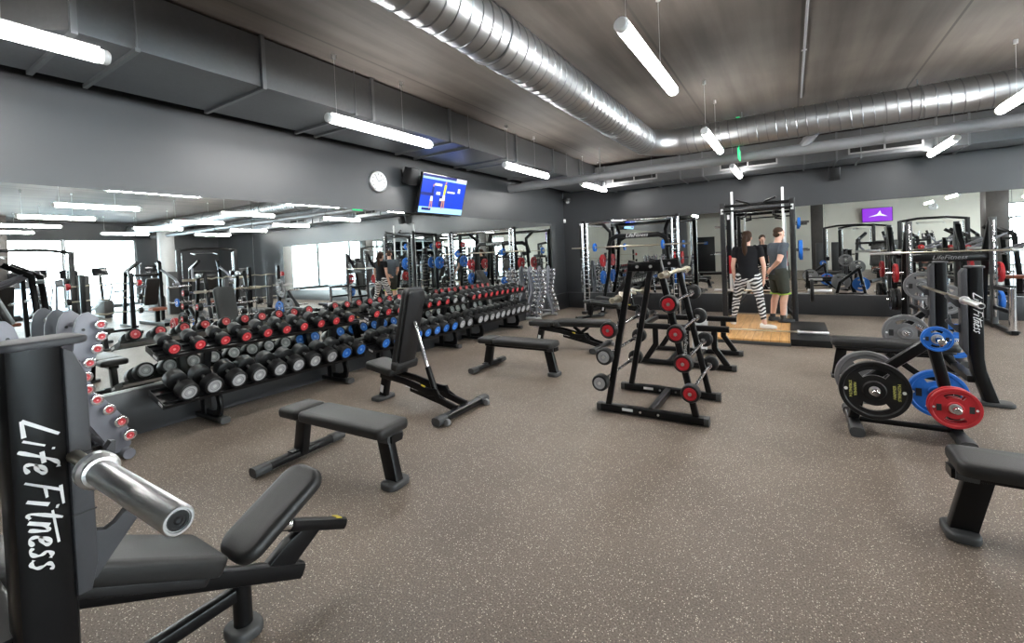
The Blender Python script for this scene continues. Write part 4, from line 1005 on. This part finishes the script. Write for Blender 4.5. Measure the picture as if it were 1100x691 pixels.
# ------------------------------------------------------------------ people
def voxel(o, size, it=4, fac=.5):
    m = o.modifiers.new('join', 'REMESH'); m.mode = 'VOXEL'; m.voxel_size = size; m.use_smooth_shade = True
    s = o.modifiers.new('soften', 'SMOOTH'); s.factor = fac; s.iterations = it
    return o
def V(*a): return Vector(a)
def hand(mb, wrist, d, palm_n, L=.175):
    """open relaxed hand: palm, five fingers of different length and a side thumb"""
    d = d.normalized(); n = palm_n-d*palm_n.dot(d); n.normalize(); w = d.cross(n)
    mb.loft([(wrist, .024, .018, Matrix((w, n, d)).transposed()), (wrist+d*L*.25, .036, .017, Matrix((w, n, d)).transposed()), (wrist+d*L*.5, .04, .014, Matrix((w, n, d)).transposed())], 12)
    for i, ln in enumerate((.4, .46, .43, .33)):
        b_ = wrist+d*L*.48+w*(-.03+.02*i)
        p1 = b_+d*L*ln*.5+n*.006; p2 = p1+d*L*ln*.32+n*.018; p3 = p2+d*L*ln*.15+n*.016
        mb.limb([b_, p1, p2, p3], [.0095, .009, .008, .007], 8)
    t0 = wrist+d*L*.14-w*.03; mb.limb([t0, t0+d*.03-w*.018+n*.012, t0+d*.06-w*.02+n*.026], [.012, .0105, .0085], 8)
def head(mb, c, fwd, up=Vector((0, 0, 1)), s=1.):
    """skull with brow, nose, lips, chin and ears; c = centre of the head"""
    fwd = fwd.normalized(); up = (up-fwd*up.dot(fwd)).normalized(); rt = fwd.cross(up)
    m3 = Matrix((rt, fwd, up)).transposed()
    P = lambda x, y, z: c+m3 @ Vector((x*s, y*s, z*s))
    e = m3.to_euler()
    mb.ball(P(0, -.008, .03), (.073*s, .092*s, .085*s), 18, e)
    mb.ball(P(0, .022, -.045), (.054*s, .062*s, .07*s), 16, e)
    mb.ball(P(0, .055, -.092), (.024*s, .022*s, .02*s), 10, e)
    mb.limb([P(0, .085, .012), P(0, .103, -.022), P(0, .088, -.034)], [.010*s, .014*s, .012*s], 8)
    for q in (-1, 1):
        mb.ball(P(q*.075, -.008, -.012), (.010*s, .022*s, .032*s), 10, e)
        mb.ball(P(q*.03, .078, .024), (.022*s, .010*s, .008*s), 8, e)
    mb.ball(P(0, .08, -.058), (.022*s, .010*s, .008*s), 8, e)
    return P, m3

# woman, back to the camera, feet wide on the platform
w = thing('person', 'woman in black tee and zebra-striped leggings with a long ponytail, back to camera', 'person', (-.66, 8.88, .08))
ax = V(-.66, 8.88, .08)
def wl(x, y, z): return V(x, y, z)
hipL, hipR = wl(-.095, .0, .90), wl(.095, .0, .90)
knL, knR = wl(-.2, .09, .50), wl(.175, -.03, .50)
anL, anR = wl(-.275, .2, .09), wl(.235, -.12, .09)
shL, shR = wl(-.185, .0, 1.37), wl(.185, .0, 1.37)
elL, elR = wl(-.235, -.01, 1.09), wl(.245, -.02, 1.09)
wrL, wrR = wl(-.225, .07, .85), wl(.24, .05, .85)
mb = MB()
mb.loft([((0, 0, .84), .16, .11), ((0, 0, .93), .175, .12), ((0, 0, 1.06), .135, .095), ((0, .005, 1.2), .15, .105), ((0, .0, 1.33), .165, .1), ((0, .0, 1.4), .12, .075), ((0, 0, 1.43), .06, .055)], 20)
mb.limb([wl(0, 0, 1.38), wl(0, .015, 1.5)], [.052, .046])
for hp_, kn, an in ((hipL, knL, anL), (hipR, knR, anR)):
    mb.limb([hp_, hp_.lerp(kn, .5), kn, kn.lerp(an, .35)+V(0, -.012, 0), an], [.098, .08, .057, .056, .036], 14)
for sh, el, wr_ in ((shL, elL, wrL), (shR, elR, wrR)):
    mb.limb([sh, sh.lerp(el, .5), el, el.lerp(wr_, .35), wr_], [.05, .043, .036, .035, .025], 12)
    hand(mb, wr_, (wr_-el).normalized()*.9+V(0, 0, -.4), V(-1 if sh.x > 0 else 1, .2, 0))
P_, m3 = head(mb, wl(.0, .02, 1.575), V(.22, 1, 0), s=.99)
voxel(mb.build('body', skinm, w), .009, 3)
# clothing
mb = MB().loft([((0, 0, .86), .182, .128), ((0, 0, .95), .182, .128), ((0, 0, 1.07), .158, .113), ((0, .003, 1.2), .168, .118), ((0, 0, 1.33), .182, .112), ((0, 0, 1.41), .13, .083), ((0, 0, 1.435), .085, .068)], 24)
for sh, el in ((shL, elL), (shR, elR)): mb.limb([sh+V(0, 0, .005), sh.lerp(el, .2), sh.lerp(el, .36)], [.062, .061, .06], 14)
voxel(mb.build('tee_shirt', teeb, w), .011, 4)
mb = MB().loft([((0, 0, .80), .165, .118), ((0, 0, .88), .178, .124), ((0, 0, .97), .165, .112)], 20)
for hp_, kn, an in ((hipL, knL, anL), (hipR, knR, anR)):
    mb.limb([hp_, hp_.lerp(kn, .5), kn, kn.lerp(an, .35)+V(0, -.012, 0), kn.lerp(an, .82)], [.108, .09, .064, .063, .046], 16)
voxel(mb.build('leggings', zebm, w), .011, 3)
def shoe(mb, an, fw, s=1.):
    fw = fw.normalized(); a_ = math.atan2(fw.y, fw.x)
    c0 = V(an.x, an.y, 0)
    mb.ball(c0+fw*.06+V(0, 0, .045), (.13*s, .047*s, .035), 14, (0, 0, a_)); mb.ball(c0-fw*.02+V(0, 0, .055), (.06, .042, .05), 12, (0, 0, a_))
    mb.ball(c0+fw*.055+V(0, 0, .018), (.142*s, .05*s, .018), 14, (0, 0, a_)); return mb
for an, fw in ((anL, V(-.25, 1, 0)), (anR, V(.85, -.12, 0))): voxel(shoe(MB(), an, fw).build('shoe', shoew, w), .007, 3)
hm = m3.to_euler()
mb = MB().ball(P_(0, -.022, .045), (.086, .1, .09), 18, hm).ball(P_(0, -.04, -.02), (.072, .07, .06), 14, hm).ball(P_(0, -.095, .03), (.036, .034, .036), 12, hm)
b0 = P_(0, -.11, .045)
mb.limb([b0, b0+V(-.01, -.035, -.06), b0+V(-.015, -.03, -.17), b0+V(-.01, -.015, -.29), b0+V(-.005, -.01, -.36)], [.028, .042, .046, .038, .014], 12)
voxel(mb.build('hair', hairm, w), .008, 2)

# man, grey tee, hand behind his back, turned to the right
m_ = thing('person', 'man in grey tee and olive shorts standing with a hand behind his back', 'person', (-.22, 9.62, .08))
hd = V(.88, .48, 0).normalized()     # facing
sd = V(hd.y, -hd.x, 0)              # his right
def ml(r, f_, z): return sd*r+hd*f_+V(0, 0, z)
mb = MB(); rot3 = Matrix((sd, hd, V(0, 0, 1))).transposed()
tors = [(.86, .155, .115), (.95, .165, .12), (1.08, .155, .115), (1.22, .175, .125), (1.36, .19, .12), (1.44, .14, .085), (1.47, .07, .06)]
mb.loft([(ml(0, 0, z), a_, b_, rot3) for z, a_, b_ in tors], 20)
mb.limb([ml(0, 0, 1.42), ml(0, .02, 1.55)], [.06, .055])
lg = []
for q in (-1, 1):
    hp_, kn, an = ml(q*.095, 0, .92), ml(q*.11, .03+.02*q, .5), ml(q*.12, -.03+.03*q, .09); lg.append((hp_, kn, an))
    mb.limb([hp_, hp_.lerp(kn, .5), kn, kn.lerp(an, .3)-hd*.015, an], [.1, .085, .06, .063, .038], 14)
arms = []
for q in (-1, 1):
    sh = ml(q*.215, 0, 1.4); el = ml(q*.27, -.12, 1.14) if q > 0 else ml(q*.24, .0, 1.12); wr_ = ml(q*.1, -.17, 1.0) if q > 0 else ml(q*.2, .12, .94); arms.append((sh, el))
    mb.limb([sh, sh.lerp(el, .5), el, el.lerp(wr_, .35), wr_], [.062, .055, .044, .042, .03], 12)
    hand(mb, wr_, (wr_-el), hd*(1 if q > 0 else -.2)+V(0, 0, .3), .18)
P_, m3 = head(mb, ml(0, .035, 1.63), V(.72, .7, -.12), s=1.04)
voxel(mb.build('body', skinm, m_), .009, 3)
mb = MB().loft([(ml(0, 0, .88), .178, .135, rot3)]+[(ml(0, 0, z), a_+.013, b_+.010, rot3) for z, a_, b_ in tors[1:]], 24)
for sh, el in arms: mb.limb([sh, sh.lerp(el, .25), sh.lerp(el, .46)], [.074, .073, .072], 14)
sht = voxel(mb.build('tee_shirt', teeg, m_), .011, 4)
mb = MB().loft([(ml(0, 0, .78), .165, .125, rot3), (ml(0, 0, .88), .17, .128, rot3), (ml(0, 0, .95), .172, .128, rot3)], 20)
for hp_, kn, an in lg: mb.limb([hp_, hp_.lerp(kn, .4), hp_.lerp(kn, .74)], [.115, .11, .102], 16)
voxel(mb.build('shorts', shortm, m_), .011, 3)
for hp_, kn, an in lg:
    c0 = hp_.lerp(kn, .85); dv = (kn-hp_).normalized(); MB().cyl(c0+dv*.03, c0+dv*.048, .104, 20).build('shorts_hem', lime, m_)
for (hp_, kn, an), fv in zip(lg, (hd, hd+sd*.2)):
    voxel(shoe(MB(), an, fv, 1.06).build('shoe', shoek, m_), .007, 3)
    MB().cyl(V(an.x, an.y, .07), V(an.x, an.y, .14), .046, 16).build('sock', shoek, m_)
hm = m3.to_euler()
voxel(MB().ball(P_(0, -.02, .048), (.077, .093, .076), 18, hm).ball(P_(0, -.055, -.02), (.066, .05, .05), 14, hm).build('hair', hairs, m_), .008, 2)

# ------------------------------------------------------------------ the rest of the hall, seen in the mirrors
consolem = M('console_grey', (.12, .12, .13), .4)
def make_treadmill():
    t = thing('treadmill', 'x', 'treadmill')
    MB().box((0, .0, .12), (.8, 1.9, .16), bev=.04).build('deck', blackm, t); MB().box((0, .1, .205), (.5, 1.6, .01)).build('belt', rubber, t)
    for s in (-1, 1):
        MB().bar([(s*.37, -.75, .15), (s*.36, -.85, 1.1)], .1, .06, up=(1, 0, 0)).build('upright', silver, t)
        MB().tube([(s*.36, -.8, 1.05), (s*.36, -.35, .98), (s*.36, -.3, .9)], .025, 10).build('handrail', black, t)
    MB().box((0, -.82, 1.2), (.78, .12, .26), rot=(-R(25), 0, 0), bev=.03).build('console', consolem, t)
    MB().box((0, -.8, 1.5), (.5, .05, .34), rot=(-R(20), 0, 0), bev=.02).build('display', screenk, t)
    return t
def make_cross():
    t = thing('cross_trainer', 'x', 'cross trainer')
    MB().box((0, -.55, .35), (.3, .9, .55), bev=.12).build('flywheel_cover', plastic, t); MB().bar([(0, -.9, .05), (0, 1.0, .05)], .2, .08).build('base', blackm, t)
    MB().bar([(0, -.45, .5), (0, -.3, 1.45)], .09, .07, up=(1, 0, 0)).build('mast', black, t); MB().box((0, -.28, 1.55), (.4, .06, .3), rot=(-R(20), 0, 0), bev=.03).build('console', screenk, t)
    for s in (-1, 1):
        MB().tube([(s*.28, .1, .35), (s*.3, -.3, 1.0), (s*.29, -.1, 1.35), (s*.25, .0, 1.72), (s*.2, .02, 1.8)], .022, 10).build('swing_arm', chrome, t)
        MB().bar([(s*.2, -.5, .4), (s*.2, .35, .2), (s*.2, .8, .25)], .05, .06).build('pedal_arm', steel, t); MB().box((s*.2, .25, .28), (.17, .4, .04), bev=.015).build('pedal', blackm, t)
    return t
def make_tower():
    t = thing('cable_machine', 'x', 'cable machine')
    for s in (-1, 1):
        MB().bar([(s*.9, 0, 0), (s*.9, 0, 2.15)], .12, .1, up=(0, 1, 0)).build('column', blackm, t); MB().box((s*1.1, 0, .75), (.28, .2, 1.4), bev=.02).build('stack_shroud', plastic, t)
        MB().cyl((s*.8, -.02, .1), (s*.8, -.02, 2.05), .02, 12).build('guide_rod', chrome, t); MB().box((s*.78, -.06, 1.0+.3*s), (.12, .12, .18), bev=.02).build('carriage', black, t)
        MB().bar([(s*.9, -.5, .04), (s*.9, .5, .04)], .12, .07).build('foot', black, t); MB().box((s*1.1, -.105, .8), (.16, .01, 1.0)).build('weight_stack', brown if s > 0 else rubber, t)
    MB().tube([(-.9, 0, 2.12), (-.4, 0, 2.2), (.4, 0, 2.2), (.9, 0, 2.12)], .045, 14).build('top_bar', black, t); MB().tube([(-.35, -.1, 2.0), (-.35, -.4, 2.05), (.35, -.4, 2.05), (.35, -.1, 2.0)], .018, 10).build('pull_up_handle', steel, t)
    return t
def make_press():
    t = thing('plate_loaded_press', 'x', 'press machine')
    MB().bar([(0, -.9, .05), (0, .8, .05)], .12, .1).build('base', black, t)
    for s in (-1, 1):
        MB().bar([(s*.45, -.7, .05), (s*.4, -.6, 1.5), (s*.25, -.2, 1.75)], .1, .08, up=(1, 0, 0)).build('frame_tube', black, t)
        MB().tube([(s*.35, -.6, 1.6), (s*.5, .1, 1.25), (s*.45, .45, 1.1), (s*.3, .5, 1.12)], .035, 12).build('press_arm', silver, t); MB().cyl((s*.45, -.35, 1.0), (s*.75, -.35, 1.0), .025, 12).build('plate_horn', chrome, t)
        MB().bar([(s*.5, -.75, .05), (s*.5, .3, .05)], .08, .06).build('foot', blackm, t)
    MB().pad(.32, .8, .09, T(0, -.12, .95) @ RX(R(70)), .06, .03).build('back_pad', vinyl, t); MB().pad(.34, .4, .08, T(0, .25, .5), .06, .03).build('seat', brown, t); MB().bar([(0, .2, .05), (0, .2, .42)], .1, .1, up=(0, 1, 0)).build('seat_post', black, t)
    MB().bar([(-.45, -.62, 1.4), (.45, -.62, 1.4)], .08, .08).build('cross_bar', black, t)
    return t
def make_barrack():
    t = thing('bar_rack', 'x', 'barbell rack')
    for s in (-1, 1):
        MB().bar([(s*.45, 0, 0), (s*.45, 0, 1.5)], .09, .09, up=(0, 1, 0)).build('upright', black, t); MB().bar([(s*.45, -.45, .04), (s*.45, .45, .04)], .09, .07).build('foot', black, t)
        for z in (.5, .85, 1.2): MB().tube([(s*.45, -.05, z), (s*.45, -.16, z), (s*.45, -.18, z+.05)], .015, 8).build('cradle', chrome, t)
    MB().bar([(-.45, 0, .1), (.45, 0, .1)], .07, .06).build('cross_bar', black, t)
    for z in (.5, .85, 1.2):
        MB().tube([(-.75, -.14, z+.03), (-.4, -.14, z+.03), (-.2, -.14, z+.05), (0, -.14, z+.02), (.2, -.14, z+.05), (.4, -.14, z+.03), (.75, -.14, z+.03)], .016, 10).build('stored_bar', cream, t)
        for s in (-1, 1): MB().cyl((s*.62, -.14, z+.03), (s*.7, -.14, z+.03), .075, 18, .01).build('stored_bar_head', redm if z > 1 else rubber, t)
    return t
def spread(make, items, name_lab, grp):
    proto = make()
    for i, (x, y, rz, lab) in enumerate(items):
        if i == 0: o = proto; o.location = (x, y, 0); o.rotation_euler = (0, 0, R(rz)); o['label'] = lab; o['group'] = grp
        else: dup(proto, (x, y, 0), R(rz), lab, grp)
spread(make_treadmill, [(12.4, 5.2-1.25*i, -90, 'grey treadmill facing the windows, %s of its row seen in the left mirror' % ORD[i]) for i in range(6)], '', 'treadmills along the windows')
spread(make_cross, [(9.3, 6.8-1.45*i, -90, 'cross trainer behind the treadmills, %s of its row seen in the left mirror' % ORD[i]) for i in range(6)]+[(5.2, -4.6, 180, 'single cross trainer by the beige wall seen in the back mirror')], '', 'cross trainers')
spread(make_tower, [(6.6, 7.6, 90, 'cable machine beyond the squat stand seen in the left mirror'), (6.6, 3.2, 90, 'cable machine across from the dumbbell racks seen in the left mirror'), (2.9, -4.2, 0, 'cable machine under the purple television seen in the back mirror'), (8.2, -3.6, 0, 'cable machine near the rear windows seen in the back mirror'), (4.3, 1.1, 0, 'wide cable machine right of the camera seen in the back mirror'), (8.8, -1.4, 10, 'cable machine beyond the tiled pillar seen in the back mirror'), (2.2, -2.6, 0, 'cable machine behind the camera left of the purple screen in mirror')], '', 'cable machines')
spread(make_press, [(4.4, 5.2, 90, 'plate loaded press beside the bench seen in the left mirror'), (4.2, 2.4, 90, 'plate loaded press opposite the near dumbbells seen in the left mirror'), (4.6, -2.4, 200, 'plate loaded press behind the camera seen in the back mirror'), (7.4, .4, 120, 'plate loaded press by the tiled pillar seen in the mirrors'), (2.6, 2.0, 200, 'plate loaded press just outside the right edge seen in back mirror'), (3.6, -.6, 170, 'plate loaded press right of the camera seen in the back mirror'), (4.9, 6.9, 100, 'plate loaded press near the back wall seen in the left mirror'), (6.0, -3.2, 180, 'plate loaded press before the rear wall seen in the back mirror')], '', 'plate loaded presses')
spread(make_barrack, [(3.3, 7.7, 90, 'rack of curl bars right of the flat bench seen in the left mirror'), (3.2, 3.9, 90, 'rack of curl bars right of the plate stand seen in the left mirror'), (-2.4, -3.2, 180, 'rack of curl bars behind the camera seen in the back mirror')], '', 'curl bar racks')
tv2 = thing('television', 'wall television with a purple screen on the beige rear wall seen in mirror', 'television', (3.65, YF+.12, 2.72))
MB().box((0, 0, 0), (1.2, .06, .7), bev=.008).build('housing', screenk, tv2)
sc2 = MB().box((0, .033, 0), (1.16, .004, .66)).build('screen', em('tv_purple', (.2, .02, .5)), tv2)
MB().prism([(-.35, -.12), (.0, .0), (.12, .18), (.16, .02), (.4, -.12), (.1, -.06)], T(0, .037, .02) @ RX(PI/2), .002).build('screen_picture', tvw, sc2)
MB().box((0, -.05, 0), (.2, .1, .2)).build('wall_bracket', blackm, tv2)
c2 = thing('wall_clock', 'round wall clock on the beige rear wall seen in the back mirror', 'clock', (5.74, YF, 2.94))
MB().lathe([(0, 0), (.165, 0), (.165, .03), (.145, .04), (.142, .03)], (0, 0, 0), (0, 1, 0), 32).build('rim', steel, c2); MB().cyl((0, .02, 0), (0, .031, 0), .143, 32).build('dial', white, c2)
MB().box((.02, .033, .03), (.01, .002, .08), rot=(0, R(30), 0)).box((-.03, .034, .03), (.008, .002, .11), rot=(0, -R(45), 0)).build('clock_hand', inkk, c2)
# ------------------------------------------------------------------ daylight and view
wd = bpy.data.worlds.new('sky'); SC.world = wd; wd.use_nodes = True; nt = wd.node_tree
bg = nt.nodes['Background']; tc = N(nt, 'ShaderNodeTexCoord'); sx = N(nt, 'ShaderNodeSeparateXYZ'); nt.links.new(tc.outputs['Generated'], sx.inputs[0])
r = ramp(nt, .0, (.9, .95, 1.), .5, (.62, .8, 1.)); nt.links.new(sx.outputs[2], r.inputs[0]); nt.links.new(r.outputs[0], bg.inputs['Color']); bg.inputs['Strength'].default_value = 36.
def portal(loc, rot, sx_, sy_):
    l = bpy.data.lights.new('window_portal', 'AREA'); l.shape = 'RECTANGLE'; l.size = sx_; l.size_y = sy_; l.cycles.is_portal = True
    o = bpy.data.objects.new('window_portal', l); COL.objects.link(o); o.location = loc; o.rotation_euler = rot
portal((XR+.25, 1, 1.5), (0, PI/2, 0), 2.9, 14); portal((10.7, YF-.25, 1.5), (PI/2, 0, 0), 5.4, 2.9)
SC.view_settings.view_transform = 'Standard'; SC.view_settings.look = 'None'; SC.view_settings.gamma = 1; SC.view_settings.use_curve_mapping = False
SC.view_settings.exposure = .84
SC.cycles.use_denoising = True
SC.cycles.max_bounces = 10; SC.cycles.glossy_bounces = 6; SC.cycles.diffuse_bounces = 5; SC.cycles.transparent_max_bounces = 10
SC.cycles.caustics_reflective = True; SC.cycles.caustics_refractive = False
SC.cycles.sample_clamp_indirect = 6
